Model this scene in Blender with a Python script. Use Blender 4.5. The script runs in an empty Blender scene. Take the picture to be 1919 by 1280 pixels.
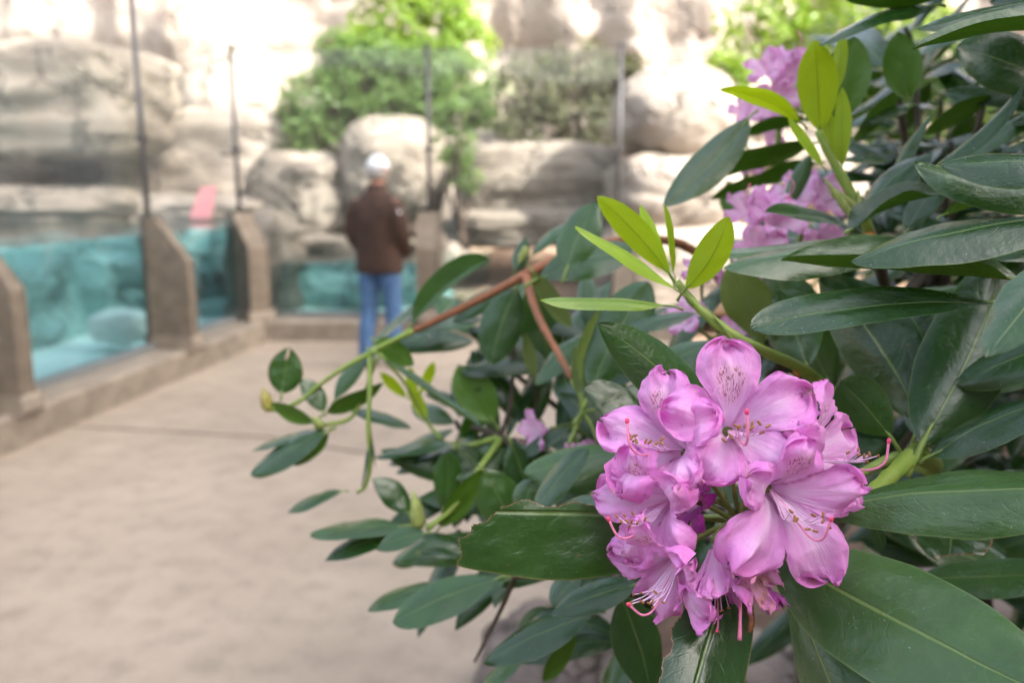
import bpy, bmesh, math, random
from mathutils import Vector, Matrix, noise, Quaternion

scene = bpy.context.scene
COL = scene.collection
R = math.radians
rnd = random.Random(7)

# ------------------------------------------------------------------ camera
F = 1600.0                       # focal length in pixels of a 1919 px wide frame
PITCH = R(10.13)
CAM = Vector((0, 0, 1.49))
FW = Vector((0, math.cos(PITCH), -math.sin(PITCH)))
RT = Vector((1, 0, 0))
UP = Vector((0, math.sin(PITCH), math.cos(PITCH)))
cd = bpy.data.cameras.new('camera')
cam = bpy.data.objects.new('camera', cd)
COL.objects.link(cam)
cam.location = CAM
cam.rotation_euler = (math.pi / 2 - PITCH, 0, 0)
cd.sensor_width = 36
cd.lens = F / 1919 * 36
cd.clip_start = 0.01
cd.clip_end = 2000
cd.dof.use_dof = True
cd.dof.focus_distance = 0.455
cd.dof.aperture_fstop = 5.8
cd.dof.aperture_blades = 9
scene.camera = cam

# ------------------------------------------------------------------ light
SUN = Vector((0.66, -0.42, 0.66)).normalized()        # towards the sun
SUN_EL = math.asin(SUN.z)
w = bpy.data.worlds.new('World')
scene.world = w
w.use_nodes = True
nt = w.node_tree
bg = nt.nodes['Background']
sky = nt.nodes.new('ShaderNodeTexSky')
sky.sky_type = 'NISHITA'
sky.sun_disc = False
sky.sun_elevation = SUN_EL
sky.sun_rotation = math.atan2(SUN.x, SUN.y)
sky.air_density = 1.0
sky.dust_density = 5.0
sky.ozone_density = 0.6
hz = nt.nodes.new('ShaderNodeHueSaturation')          # thin high haze: a paler blue
hz.inputs['Saturation'].default_value = 0.62
nt.links.new(sky.outputs[0], hz.inputs['Color'])
nt.links.new(hz.outputs[0], bg.inputs[0])
bg.inputs[1].default_value = 0.15
sl = bpy.data.lights.new('sun', 'SUN')
sl.energy = 2.4
sl.angle = R(0.55)
sl.color = (1, 0.965, 0.91)
so = bpy.data.objects.new('sun', sl)
COL.objects.link(so)
so.rotation_euler = SUN.to_track_quat('Z', 'Y').to_euler()
so.location = (12, -8, 14)
vs = scene.view_settings
vs.view_transform = 'Standard'
vs.look = 'None'
vs.gamma = 1
vs.exposure = 2.5
scene.cycles.max_bounces = 10
scene.cycles.transparent_max_bounces = 16
scene.cycles.transmission_bounces = 6
scene.cycles.use_denoising = True
scene.cycles.sample_clamp_indirect = 8
scene.cycles.caustics_reflective = False
scene.cycles.caustics_refractive = False


# ------------------------------------------------------------------ helpers
def P(px, py, d):
    return CAM + d * (FW + RT * ((px - 959.5) / F) + UP * ((640 - py) / F))


def ray(px, py):
    return FW + RT * ((px - 959.5) / F) + UP * ((640 - py) / F)


def G(px, py, z=0.0):
    v = ray(px, py)
    return CAM + v * ((z - CAM.z) / v.z)


def A(px, py, Y):
    v = ray(px, py)
    return CAM + v * (Y / v.y)


def tag(o, label=None, cat=None, group=None, kind=None):
    if label: o['label'] = label
    if cat: o['category'] = cat
    if group: o['group'] = group
    if kind: o['kind'] = kind
    return o


def mesh(name, verts, faces, smooth=True, uvs=None, fmat=None):
    me = bpy.data.meshes.new(name)
    me.from_pydata([tuple(v) for v in verts], [], faces)
    if smooth:
        me.polygons.foreach_set('use_smooth', [True] * len(me.polygons))
    if uvs:
        ul = me.uv_layers.new(name='UVMap')
        li = [0] * len(me.loops)
        me.loops.foreach_get('vertex_index', li)
        flat = []
        for i in li:
            flat += uvs[i]
        ul.data.foreach_set('uv', flat)
    if fmat:
        me.polygons.foreach_set('material_index', fmat)
    me.update()
    return me


def obj(name, me, mats=None, parent=None, loc=(0, 0, 0), rot=None):
    o = bpy.data.objects.new(name, me)
    COL.objects.link(o)
    if mats and me is not None and not me.materials:
        for m in (mats if isinstance(mats, (list, tuple)) else [mats]):
            me.materials.append(m)
    o.location = loc
    if rot: o.rotation_euler = rot
    if parent: o.parent = parent
    return o


def empty(name, loc, rz=0):
    o = bpy.data.objects.new(name, None)
    COL.objects.link(o)
    o.location = loc
    o.rotation_euler = (0, 0, rz)
    o.empty_display_size = 0.1
    return o


def tube_data(pts, rads, n=8, cap=True):
    pts = [Vector(p) for p in pts]
    vs_, fs = [], []
    prev = None
    for i, p in enumerate(pts):
        t = (pts[min(i + 1, len(pts) - 1)] - pts[max(i - 1, 0)])
        t = t.normalized() if t.length > 1e-9 else Vector((0, 0, 1))
        if prev is None:
            a = t.orthogonal().normalized()
        else:
            a = (prev - t * prev.dot(t))
            a = a.normalized() if a.length > 1e-6 else t.orthogonal().normalized()
        prev = a
        b = t.cross(a)
        r = rads[i] if isinstance(rads, (list, tuple)) else rads
        for k in range(n):
            an = 2 * math.pi * k / n
            vs_.append(p + (a * math.cos(an) + b * math.sin(an)) * r)
    for i in range(len(pts) - 1):
        for k in range(n):
            k2 = (k + 1) % n
            fs.append((i * n + k, i * n + k2, (i + 1) * n + k2, (i + 1) * n + k))
    if cap:
        fs.append(tuple(range(n - 1, -1, -1)))
        e = (len(pts) - 1) * n
        fs.append(tuple(range(e, e + n)))
    return vs_, fs


def spline(pts, rads, sub=6):
    """Catmull-Rom through points with radii."""
    pts = [Vector(p) for p in pts]
    if not isinstance(rads, (list, tuple)):
        rads = [rads] * len(pts)
    q = [pts[0] * 2 - pts[1]] + pts + [pts[-1] * 2 - pts[-2]]
    out, ro = [], []
    for i in range(len(pts) - 1):
        p0, p1, p2, p3 = q[i], q[i + 1], q[i + 2], q[i + 3]
        for k in range(sub):
            t = k / sub
            out.append(0.5 * ((2 * p1) + (p2 - p0) * t + (2 * p0 - 5 * p1 + 4 * p2 - p3) * t * t + (3 * p1 - p0 - 3 * p2 + p3) * t ** 3))
            ro.append(rads[i] * (1 - t) + rads[i + 1] * t)
    out.append(pts[-1]); ro.append(rads[-1])
    return out, ro


class MB:
    def __init__(s):
        s.v, s.f, s.m = [], [], []

    def add(s, v, f, mi=0):
        o = len(s.v)
        s.v += [Vector(x) for x in v]
        s.f += [tuple(i + o for i in q) for q in f]
        s.m += [mi] * len(f)

    def box(s, x0, x1, y0, y1, z0, z1, mat=None, mi=0):
        v = [Vector(p) for p in ((x0, y0, z0), (x1, y0, z0), (x1, y1, z0), (x0, y1, z0), (x0, y0, z1), (x1, y0, z1), (x1, y1, z1), (x0, y1, z1))]
        if mat: v = [mat @ p for p in v]
        s.add(v, [(0, 3, 2, 1), (4, 5, 6, 7), (0, 1, 5, 4), (1, 2, 6, 5), (2, 3, 7, 6), (3, 0, 4, 7)], mi)

    def mesh(s, name, smooth=True):
        return mesh(name, s.v, s.f, smooth, fmat=s.m)


# ------------------------------------------------------------------ materials
class N:
    """tiny node-graph helper"""
    def __init__(s, name):
        s.m = bpy.data.materials.new(name)
        s.m.use_nodes = True
        s.t = s.m.node_tree
        s.t.nodes.clear()
        s.out = s.t.nodes.new('ShaderNodeOutputMaterial')

    def n(s, typ, **kw):
        x = s.t.nodes.new(typ)
        for k, v in kw.items():
            setattr(x, k, v)
        return x

    def l(s, a, b):
        s.t.links.new(a, b)

    def setin(s, sock, v):
        if hasattr(v, 'is_linked') or isinstance(v, bpy.types.NodeSocket):
            s.l(v, sock)
        else:
            sock.default_value = v

    def math(s, op, a, b=0.0, c=0.0, clamp=False):
        x = s.n('ShaderNodeMath', operation=op, use_clamp=clamp)
        for i, v in enumerate((a, b, c)):
            s.setin(x.inputs[i], v)
        return x.outputs[0]

    def step(s, v, lo, hi):
        x = s.n('ShaderNodeMapRange', interpolation_type='SMOOTHSTEP')
        s.setin(x.inputs[0], v); s.setin(x.inputs[1], lo); s.setin(x.inputs[2], hi)
        return x.outputs[0]

    def mix(s, f, a, b, mode='MIX'):
        x = s.n('ShaderNodeMix', data_type='RGBA', blend_type=mode)
        s.setin(x.inputs[0], f); s.setin(x.inputs[6], a if not isinstance(a, tuple) else (*a, 1)[:4]); s.setin(x.inputs[7], b if not isinstance(b, tuple) else (*b, 1)[:4])
        return x.outputs[2]

    def noise(s, vec, scale, detail=3, rough=.55, dist=0.0):
        x = s.n('ShaderNodeTexNoise')
        if vec is not None: s.l(vec, x.inputs['Vector'])
        x.inputs['Scale'].default_value = scale
        x.inputs['Detail'].default_value = detail
        x.inputs['Roughness'].default_value = rough
        x.inputs['Distortion'].default_value = dist
        return x.outputs[0]

    def bump(s, h, strength=.5, dist=.01, normal=None):
        x = s.n('ShaderNodeBump')
        s.setin(x.inputs['Strength'], strength)
        x.inputs['Distance'].default_value = dist
        s.l(h, x.inputs['Height'])
        if normal is not None: s.l(normal, x.inputs['Normal'])
        return x.outputs[0]

    def pbsdf(s, color, rough=.6, normal=None, spec=.5, **kw):
        x = s.n('ShaderNodeBsdfPrincipled')
        s.setin(x.inputs['Base Color'], color if not isinstance(color, tuple) else (*color, 1)[:4])
        s.setin(x.inputs['Roughness'], rough)
        s.setin(x.inputs['Specular IOR Level'], spec)
        for k, v in kw.items():
            s.setin(x.inputs[k], v)
        if normal is not None: s.l(normal, x.inputs['Normal'])
        return x.outputs[0]

    def done(s, shader):
        s.l(shader, s.out.inputs[0])
        return s.m

    def obco(s):
        return s.n('ShaderNodeTexCoord').outputs['Object']


def leaf_material(name, top, top2, under, transl, tfac, rib, vein_amt, rough, bump_amt=1.0):
    g = N(name)
    tc = g.n('ShaderNodeTexCoord')
    geo = g.n('ShaderNodeNewGeometry')
    oi = g.n('ShaderNodeObjectInfo')
    sx = g.n('ShaderNodeSeparateXYZ'); g.l(tc.outputs['UV'], sx.inputs[0])
    a = g.math('MULTIPLY', g.math('ABSOLUTE', g.math('SUBTRACT', sx.outputs[0], .5)), 2.0)
    v = sx.outputs[1]
    ribw = g.math('MULTIPLY_ADD', v, -.035, .06)
    ribm = g.math('SUBTRACT', 1.0, g.step(a, g.math('MULTIPLY', ribw, .35), ribw))
    ob = tc.outputs['Object']
    big = g.noise(ob, 28, 3)
    # side veins, bending towards the tip
    ph = g.math('ADD', g.math('SUBTRACT', g.math('MULTIPLY', v, 13), g.math('MULTIPLY', g.math('POWER', a, 1.35), 3.0)), g.math('MULTIPLY', big, 3.2))
    vd = g.math('ABSOLUTE', g.math('SUBTRACT', g.math('FRACT', ph), .5))
    veinm = g.math('MULTIPLY', g.math('SUBTRACT', 1.0, g.step(vd, .02, .10)), g.math('SUBTRACT', 1.0, g.step(a, .45, .9)))
    veinm = g.math('MULTIPLY', veinm, g.step(g.noise(ob, 60, 2), .38, .62))
    mot = g.noise(ob, 90, 4, .6)
    fine = g.noise(ob, 650, 4, .65)
    c = g.mix(g.step(big, .3, .7), top, top2)
    c = g.mix(g.math('MULTIPLY', mot, .35), c, tuple(x * .55 for x in top))
    rv = g.n('ShaderNodeHueSaturation')
    g.l(c, rv.inputs['Color'])
    g.l(g.math('MULTIPLY_ADD', oi.outputs['Random'], -.030, .512), rv.inputs['Hue'])
    g.l(g.math('MULTIPLY_ADD', oi.outputs['Random'], .75, .62), rv.inputs['Value'])
    c = g.mix(g.math('MULTIPLY', veinm, vein_amt), rv.outputs[0], tuple(min(1, x * 1.9 + .015) for x in top))
    c = g.mix(g.math('MULTIPLY', ribm, .8), c, rib)
    # pale dust specks and a thin bright margin
    dust = g.math('MULTIPLY', g.step(g.noise(ob, 620, 2, .7), .66, .74), g.step(g.noise(ob, 40, 2), .5, .68))
    c = g.mix(g.math('MULTIPLY', dust, .55), c, (.42, .46, .42))
    c = g.mix(g.math('MULTIPLY', g.step(a, .955, .995), .6), c, tuple(x * .8 for x in rib))
    spot = g.math('MULTIPLY', g.step(g.noise(ob, 170, 3, .6), .69, .74), g.step(g.math('FRACT', g.math('MULTIPLY', oi.outputs['Random'], 7.3)), .3, .5))
    c = g.mix(g.math('MULTIPLY', spot, .75), c, (.10, .065, .02))
    ea = g.n('ShaderNodeAttribute', attribute_name='edge')
    c = g.mix(g.step(ea.outputs['Fac'], .2, .8), c, (.16, .09, .045))
    uc = g.mix(g.math('MULTIPLY', mot, .5), under, tuple(x * .7 for x in under))
    uc = g.mix(g.math('MULTIPLY', veinm, .25 + vein_amt * .5), uc, tuple(x * .75 for x in under))
    uc = g.mix(g.math('MULTIPLY', ribm, .7), uc, tuple(x * .7 for x in rib))
    col = g.mix(geo.outputs['Backfacing'], c, uc)
    h = g.math('ADD', g.math('MULTIPLY', fine, .38), g.math('MULTIPLY', mot, .5))
    h = g.math('SUBTRACT', h, g.math('MULTIPLY', veinm, .12 + vein_amt * .25))
    h = g.math('SUBTRACT', h, g.math('MULTIPLY', ribm, .8))
    quilt = g.noise(ob, 160, 2, .5)
    h = g.math('ADD', h, g.math('MULTIPLY', quilt, .9))
    nb = g.bump(h, .6 * bump_amt, .0013)
    rg = g.math('ADD', g.math('MULTIPLY_ADD', mot, .16, rough - .06), g.math('MULTIPLY', geo.outputs['Backfacing'], .22))
    rg = g.math('ADD', rg, g.math('MULTIPLY', dust, .3))
    sh = g.pbsdf(col, rg, nb, spec=.42, **{'Coat Weight': g.math('MULTIPLY', g.math('SUBTRACT', 1.0, geo.outputs['Backfacing']), .30), 'Coat Roughness': .18, 'Coat IOR': 1.5})
    tr = g.n('ShaderNodeBsdfTranslucent')
    tcol = g.mix(g.math('MULTIPLY', g.math('MAXIMUM', ribm, g.math('MULTIPLY', veinm, .35)), .7), transl, tuple(x * .45 for x in transl))
    g.l(tcol, tr.inputs[0])
    ms = g.n('ShaderNodeMixShader'); ms.inputs[0].default_value = tfac
    g.l(sh, ms.inputs[1]); g.l(tr.outputs[0], ms.inputs[2])
    return g.done(ms.outputs[0])


M = {}
M['leaf'] = leaf_material('leaf', (.017, .054, .011), (.027, .079, .015), (.066, .150, .011), (.07, .20, .006), .12, (.12, .19, .05), .22, .22)
M['young'] = leaf_material('young_leaf', (.15, .30, .03), (.19, .35, .035), (.25, .37, .012), (.46, .62, .005), .40, (.07, .15, .015), .5, .38, .9)
M['olive'] = leaf_material('olive_leaf', (.05, .11, .035), (.06, .12, .035), (.115, .165, .04), (.16, .24, .02), .18, (.20, .27, .09), .3, .42)


def petal_material(name, base, deep, pale, spots=False, wilt=0.0):
    g = N(name)
    tc = g.n('ShaderNodeTexCoord')
    sx = g.n('ShaderNodeSeparateXYZ'); g.l(tc.outputs['UV'], sx.inputs[0])
    u, v = sx.outputs[0], sx.outputs[1]
    a = g.math('MULTIPLY', g.math('ABSOLUTE', g.math('SUBTRACT', u, .5)), 2.0)
    ob = tc.outputs['Object']
    n1 = g.noise(ob, 70, 3)
    # fine radial veins
    cmb = g.n('ShaderNodeCombineXYZ'); g.l(g.math('MULTIPLY', u, 34), cmb.inputs[0]); g.l(g.math('MULTIPLY', v, 3.2), cmb.inputs[1])
    vein = g.noise(cmb.outputs[0], 1.0, 3, .6)
    c = g.mix(g.step(v, .30, .62), pale, base)
    c = g.mix(g.math('MULTIPLY', g.step(v, .72, 1.0), .62), c, deep)
    c = g.mix(g.math('MULTIPLY', g.step(a, .55, 1.0), .5), c, deep)
    midp = g.math('MULTIPLY', g.math('SUBTRACT', 1.0, g.step(a, .0, .42)), g.math('SUBTRACT', 1.0, g.step(v, .62, .98)))
    c = g.mix(g.math('MULTIPLY', midp, .55), c, pale)
    c = g.mix(g.math('MULTIPLY', g.step(vein, .50, .68), .42), c, deep)
    c = g.mix(g.math('MULTIPLY', g.step(n1, .35, .7), .22), c, pale)
    if spots:
        vc = g.n('ShaderNodeCombineXYZ'); g.l(g.math('MULTIPLY', u, 1.5), vc.inputs[0]); g.l(g.math('MULTIPLY', v, .8), vc.inputs[1])
        vo = g.n('ShaderNodeTexVoronoi'); g.l(vc.outputs[0], vo.inputs['Vector']); vo.inputs['Scale'].default_value = 27
        vo.inputs['Randomness'].default_value = .85
        du = g.math('DIVIDE', g.math('SUBTRACT', u, .5), .36)
        dv = g.math('DIVIDE', g.math('SUBTRACT', v, .58), .22)
        rr = g.math('SQRT', g.math('ADD', g.math('MULTIPLY', du, du), g.math('MULTIPLY', dv, dv)))
        area = g.math('SUBTRACT', 1.0, g.step(rr, .55, 1.05))
        rad = g.math('MULTIPLY', area, .46)
        sp = g.math('SUBTRACT', 1.0, g.step(vo.outputs['Distance'], g.math('MULTIPLY', rad, .75), rad))
        sp = g.math('MULTIPLY', sp, g.step(area, .05, .35))
        c = g.mix(g.math('MULTIPLY', area, .35), c, (.80, .50, .55))
        c = g.mix(g.math('MULTIPLY', sp, .9), c, g.mix(g.step(n1, .4, .6), (.30, .11, .015), (.22, .05, .03)))
    fl = g.math('MULTIPLY', g.step(g.noise(ob, 260, 2, .5), .72, .77), g.step(v, .5, .7))
    c = g.mix(g.math('MULTIPLY', fl, .6), c, (.35, .14, .12))
    eb_ = g.math('MULTIPLY', g.step(v, .955, .995), g.step(g.noise(ob, 150, 2), .5, .65))
    c = g.mix(g.math('MULTIPLY', eb_, .5), c, (.55, .30, .20))
    if wilt:
        wn = g.step(g.noise(ob, 130, 4), .60 - wilt * .22, .70)
        c = g.mix(g.math('MULTIPLY', wn, .8), c, (.62, .33, .20))
    h = g.math('ADD', g.math('MULTIPLY', vein, .7), g.math('MULTIPLY', g.noise(ob, 240, 3), .5))
    h = g.math('ADD', h, g.math('MULTIPLY', g.noise(ob, 95, 3, .6, .5), 1.3))
    nb = g.bump(h, .6, .0016)
    sh = g.pbsdf(c, .55, nb, spec=.28, **{'Sheen Weight': .12})
    tr = g.n('ShaderNodeBsdfTranslucent'); g.l(g.mix(.55, c, deep), tr.inputs[0])
    ms = g.n('ShaderNodeMixShader'); ms.inputs[0].default_value = .40
    g.l(sh, ms.inputs[1]); g.l(tr.outputs[0], ms.inputs[2])
    return g.done(ms.outputs[0])


PC = ((.82, .375, .745), (.77, .19, .62), (.92, .69, .91))
M['petal'] = petal_material('petal', *PC)
M['petal_brightened'] = petal_material('petal_brightened', (.88, .52, .79), (.84, .34, .70), (.94, .78, .91))  # petal colours brightened to offset the shade on the rear clusters
M['petal_spot'] = petal_material('petal_spotted', *PC, True)
M['petal_wilt'] = petal_material('petal_wilted', (.72, .32, .60), (.66, .17, .48), (.80, .50, .70), False, 1.0)
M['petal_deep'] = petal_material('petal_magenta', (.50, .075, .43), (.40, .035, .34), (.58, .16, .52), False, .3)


def plain(name, color, rough=.5, var=.25, scale=60, bump=.3, bdist=.002, spec=.4, color2=None, transl=0):
    g = N(name)
    ob = g.obco()
    n1 = g.noise(ob, scale, 4)
    n2 = g.noise(ob, scale * 6, 3)
    c2 = color2 if color2 else tuple(x * (1 - var) for x in color)
    c = g.mix(g.step(n1, .3, .7), color, c2)
    c = g.mix(g.math('MULTIPLY', n2, var * .6), c, tuple(x * .5 for x in color))
    nb = g.bump(g.math('ADD', n1, g.math('MULTIPLY', n2, .5)), bump, bdist)
    sh = g.pbsdf(c, rough, nb, spec=spec)
    if transl:
        tr = g.n('ShaderNodeBsdfTranslucent'); g.l(c, tr.inputs[0])
        ms = g.n('ShaderNodeMixShader'); ms.inputs[0].default_value = transl
        g.l(sh, ms.inputs[1]); g.l(tr.outputs[0], ms.inputs[2]); sh = ms.outputs[0]
    return g.done(sh)


M['petiole'] = plain('petiole', (.19, .27, .055), .45, .3, 120)
M['stem_green'] = plain('stem_green', (.15, .235, .03), .5, .3, 90, color2=(.20, .26, .045))
M['stem_brown'] = plain('stem_brown', (.29, .105, .045), .6, .35, 140, .6, .002, color2=(.19, .085, .04))
M['stem_dark'] = plain('stem_dark', (.075, .055, .035), .7, .4, 90, .6, .002)
M['bud'] = plain('bud', (.30, .32, .06), .5, .4, 150, color2=(.34, .20, .06))
M['bract'] = plain('bract', (.36, .42, .12), .5, .3, 150, transl=.2)
M['filament'] = plain('filament', (.80, .55, .74), .4, .15, 200, .1)
M['anther'] = plain('anther', (.22, .075, .035), .6, .4, 600, .4, .0005, color2=(.38, .17, .05))
M['pistil'] = plain('pistil', (.80, .24, .42), .4, .15, 200, .1)
M['stigma'] = plain('stigma', (.78, .06, .17), .35, .15, 300, .1)
M['orange_bud'] = plain('orange_bud', (.55, .17, .03), .5, .35, 200)


def rock_material(name, c1, c2, c3, scale=1.0, rough=.85, strata=0.6):
    g = N(name)
    geo = g.n('ShaderNodeNewGeometry')
    pos = geo.outputs['Position']
    mp = g.n('ShaderNodeMapping'); g.l(pos, mp.inputs[0]); mp.inputs['Scale'].default_value = (.35, .35, 2.4)
    st = g.noise(mp.outputs[0], 1.6 * scale, 5, .6, .6)
    n1 = g.noise(pos, 1.1 * scale, 5, .6)
    n2 = g.noise(pos, 9 * scale, 5, .65)
    c = g.mix(g.step(n1, .3, .72), c1, c2)
    c = g.mix(g.math('MULTIPLY', g.step(st, .45, .7), strata), c, c3)
    c = g.mix(g.math('MULTIPLY', n2, .4), c, tuple(x * .55 for x in c1))
    mp2 = g.n('ShaderNodeMapping'); mp2.inputs['Scale'].default_value = (.8, .8, 1.3)
    wob = g.n('ShaderNodeVectorMath', operation='ADD'); g.l(pos, wob.inputs[0])
    wn = g.n('ShaderNodeTexNoise'); g.l(pos, wn.inputs['Vector']); wn.inputs['Scale'].default_value = 2.5; wn.inputs['Detail'].default_value = 4
    g.l(wn.outputs['Color'], wob.inputs[1]); g.l(wob.outputs[0], mp2.inputs[0])
    vo = g.n('ShaderNodeTexVoronoi', feature='DISTANCE_TO_EDGE'); g.l(mp2.outputs[0], vo.inputs['Vector']); vo.inputs['Scale'].default_value = 1.1 * scale
    crack = g.math('MULTIPLY', g.math('SUBTRACT', 1.0, g.step(vo.outputs['Distance'], .0, .06)), g.step(n1, .35, .6))
    c = g.mix(g.math('MULTIPLY', crack, .6), c, tuple(x * .3 for x in c3))
    mp3 = g.n('ShaderNodeMapping'); g.l(pos, mp3.inputs[0]); mp3.inputs['Scale'].default_value = (2.2, 2.2, .22)
    stain = g.noise(mp3.outputs[0], 1.0 * scale, 4, .6)
    c = g.mix(g.math('MULTIPLY', g.step(stain, .5, .72), .5), c, tuple(x * .55 for x in c3))
    h = g.math('ADD', g.math('MULTIPLY', st, 1.0), g.math('MULTIPLY', n2, .5))
    h = g.math('SUBTRACT', h, g.math('MULTIPLY', crack, 1.2))
    nb = g.bump(h, .7, .06)
    return g.done(g.pbsdf(c, rough, nb, spec=.25))


M['rock'] = rock_material('rock', (.36, .305, .25), (.42, .365, .305), (.27, .22, .175))
M['rock_grey'] = rock_material('rock_grey', (.25, .21, .168), (.31, .27, .22), (.17, .14, .115), 1.4)
M['cliff'] = rock_material('cliff', (.36, .305, .255), (.46, .41, .36), (.27, .21, .17), .7)
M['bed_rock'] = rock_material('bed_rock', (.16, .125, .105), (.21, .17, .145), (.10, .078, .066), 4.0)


def concrete_path():
    g = N('path_concrete')
    geo = g.n('ShaderNodeNewGeometry'); pos = geo.outputs['Position']
    n1 = g.noise(pos, .9, 4, .6)
    n2 = g.noise(pos, 7, 5, .65)
    n3 = g.noise(pos, 120, 3, .6)
    vo = g.n('ShaderNodeTexVoronoi'); g.l(pos, vo.inputs['Vector']); vo.inputs['Scale'].default_value = 90
    c = g.mix(g.step(n1, .3, .7), (.232, .185, .138), (.315, .254, .193))
    c = g.mix(g.math('MULTIPLY', g.step(n2, .42, .72), .55), c, (.165, .13, .10))
    c = g.mix(g.math('MULTIPLY', g.step(n3, .5, .7), .3), c, (.22, .175, .135))
    c = g.mix(g.math('MULTIPLY', g.step(vo.outputs['Distance'], .35, .1), .25), c, (.50, .43, .35))
    nb = g.bump(g.math('ADD', n2, g.math('MULTIPLY', n3, .4)), .35, .008)
    return g.done(g.pbsdf(c, .85, nb, spec=.25))


M['path'] = concrete_path()
M['concrete'] = plain('concrete', (.235, .195, .152), .85, .35, 6, .4, .01, .25, color2=(.165, .135, .105))
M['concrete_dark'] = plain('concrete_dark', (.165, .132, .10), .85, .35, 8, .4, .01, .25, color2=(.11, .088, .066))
M['steel'] = plain('steel', (.055, .05, .05), .45, .2, 30, .1, .001, .5)
M['frame'] = plain('frame', (.15, .16, .16), .4, .2, 30, .1, .001, .5)
M['soil'] = plain('soil', (.12, .075, .05), .95, .5, 14, .9, .02, .2, color2=(.07, .045, .032))
M['earth'] = plain('earth', (.30, .20, .14), .95, .4, 3, .6, .03, .2, color2=(.36, .26, .19))
M['joint'] = plain('joint', (.13, .085, .055), .95, .3, 30)
M['pink'] = plain('pink', (.60, .23, .24), .5, .15, 20, .1)
M['pool'] = plain('pool', (.74, .88, .85), .8, .2, 2.5, .4, .03, .3, color2=(.60, .80, .77))
M['pool_rock'] = rock_material('pool_rock', (.24, .42, .41), (.42, .62, .60), (.09, .21, .21), 1.3, .8, .8)
M['pool_stone'] = plain('pool_stone', (.82, .90, .86), .8, .15, 4)


def glass_mat():
    g = N('glass')
    geo = g.n('ShaderNodeNewGeometry'); pos = geo.outputs['Position']
    fr = g.n('ShaderNodeFresnel'); fr.inputs[0].default_value = 1.5
    tr = g.n('ShaderNodeBsdfTransparent'); tr.inputs[0].default_value = (.93, .95, .94, 1)
    gl = g.n('ShaderNodeBsdfGlossy'); gl.inputs['Roughness'].default_value = .02
    m1 = g.n('ShaderNodeMixShader'); g.l(g.math('MULTIPLY', fr.outputs[0], .9), m1.inputs[0]); g.l(tr.outputs[0], m1.inputs[1]); g.l(gl.outputs[0], m1.inputs[2])
    # a dusty film that also paints in the milky veil of reflections
    df = g.n('ShaderNodeBsdfTranslucent'); df.inputs[0].default_value = (.75, .75, .72, 1)
    m2 = g.n('ShaderNodeMixShader')
    g.l(g.math('MULTIPLY_ADD', g.noise(pos, 2.5, 4, .6), .10, .025), m2.inputs[0])
    g.l(m1.outputs[0], m2.inputs[1]); g.l(df.outputs[0], m2.inputs[2])
    return g.done(m2.outputs[0])


def water_mat():
    g = N('water')
    geo = g.n('ShaderNodeNewGeometry'); pos = geo.outputs['Position']
    nb = g.bump(g.noise(pos, 4, 3), .25, .05)
    fr = g.n('ShaderNodeFresnel'); fr.inputs[0].default_value = 1.33; g.l(nb, fr.inputs['Normal'])
    tr = g.n('ShaderNodeBsdfTransparent'); tr.inputs[0].default_value = (.80, .945, .94, 1)
    gl = g.n('ShaderNodeBsdfGlossy'); gl.inputs['Roughness'].default_value = .05; g.l(nb, gl.inputs['Normal'])
    m1 = g.n('ShaderNodeMixShader'); g.l(fr.outputs[0], m1.inputs[0]); g.l(tr.outputs[0], m1.inputs[1]); g.l(gl.outputs[0], m1.inputs[2])
    return g.done(m1.outputs[0])


M['glass'] = glass_mat()
M['water'] = water_mat()


def foliage_mat(name, c1, c2, transl, tf=.3, rough=.5):
    g = N(name)
    geo = g.n('ShaderNodeNewGeometry')
    n1 = g.noise(geo.outputs['Position'], 2.2, 3)
    c = g.mix(g.step(n1, .35, .65), c1, c2)
    c = g.mix(g.math('MULTIPLY', geo.outputs['Random Per Island'], .5), c, tuple(x * .6 for x in c1))
    sh = g.pbsdf(c, rough, spec=.4)
    tr = g.n('ShaderNodeBsdfTranslucent'); tr.inputs[0].default_value = (*transl, 1)
    ms = g.n('ShaderNodeMixShader'); ms.inputs[0].default_value = tf
    g.l(sh, ms.inputs[1]); g.l(tr.outputs[0], ms.inputs[2])
    return g.done(ms.outputs[0])


M['fol_green'] = foliage_mat('foliage_green', (.085, .155, .04), (.12, .20, .055), (.26, .40, .07), .38)
M['fol_lime'] = foliage_mat('foliage_lime', (.15, .26, .03), (.20, .31, .04), (.40, .55, .05), .4)
M['fol_grey'] = foliage_mat('foliage_grey', (.11, .12, .06), (.15, .155, .08), (.20, .22, .07), .28)
M['bark'] = plain('bark', (.11, .08, .06), .9, .4, 12, .8, .02, .2)
M['jacket'] = plain('jacket', (.056, .031, .022), .8, .35, 9, .6, .02, .2)
M['jeans'] = plain('jeans', (.05, .095, .19), .85, .35, 10, .6, .015, .2, color2=(.075, .145, .26))
M['cap'] = plain('cap', (.60, .60, .60), .8, .1, 20)
M['skin'] = plain('skin', (.50, .24, .16), .5, .15, 30)
M['shoe'] = plain('shoe', (.04, .035, .03), .6, .2, 20)
M['patch'] = plain('patch', (.55, .55, .56), .7, .1, 30)
M['hair'] = plain('hair', (.32, .29, .26), .8, .3, 60)

# ================================================================== SETTING
# ground sheet
gv = []
ground = obj('ground', mesh('ground', [(-300, -300, -.05), (300, -300, -.05), (300, 300, -.05), (-300, 300, -.05)], [(0, 1, 2, 3)]), M['earth'])
tag(ground, kind='structure')

# window wall on the left: base line on the path
W0 = G(0, 856)
W1 = G(500, 640)
WD = (W1 - W0).normalized()
WN = Vector((WD.y, -WD.x, 0))                    # towards the courtyard
BY = W1.y                                         # base line of the back wall (runs along +x)
START = W0 - WD * 3.8


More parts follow.
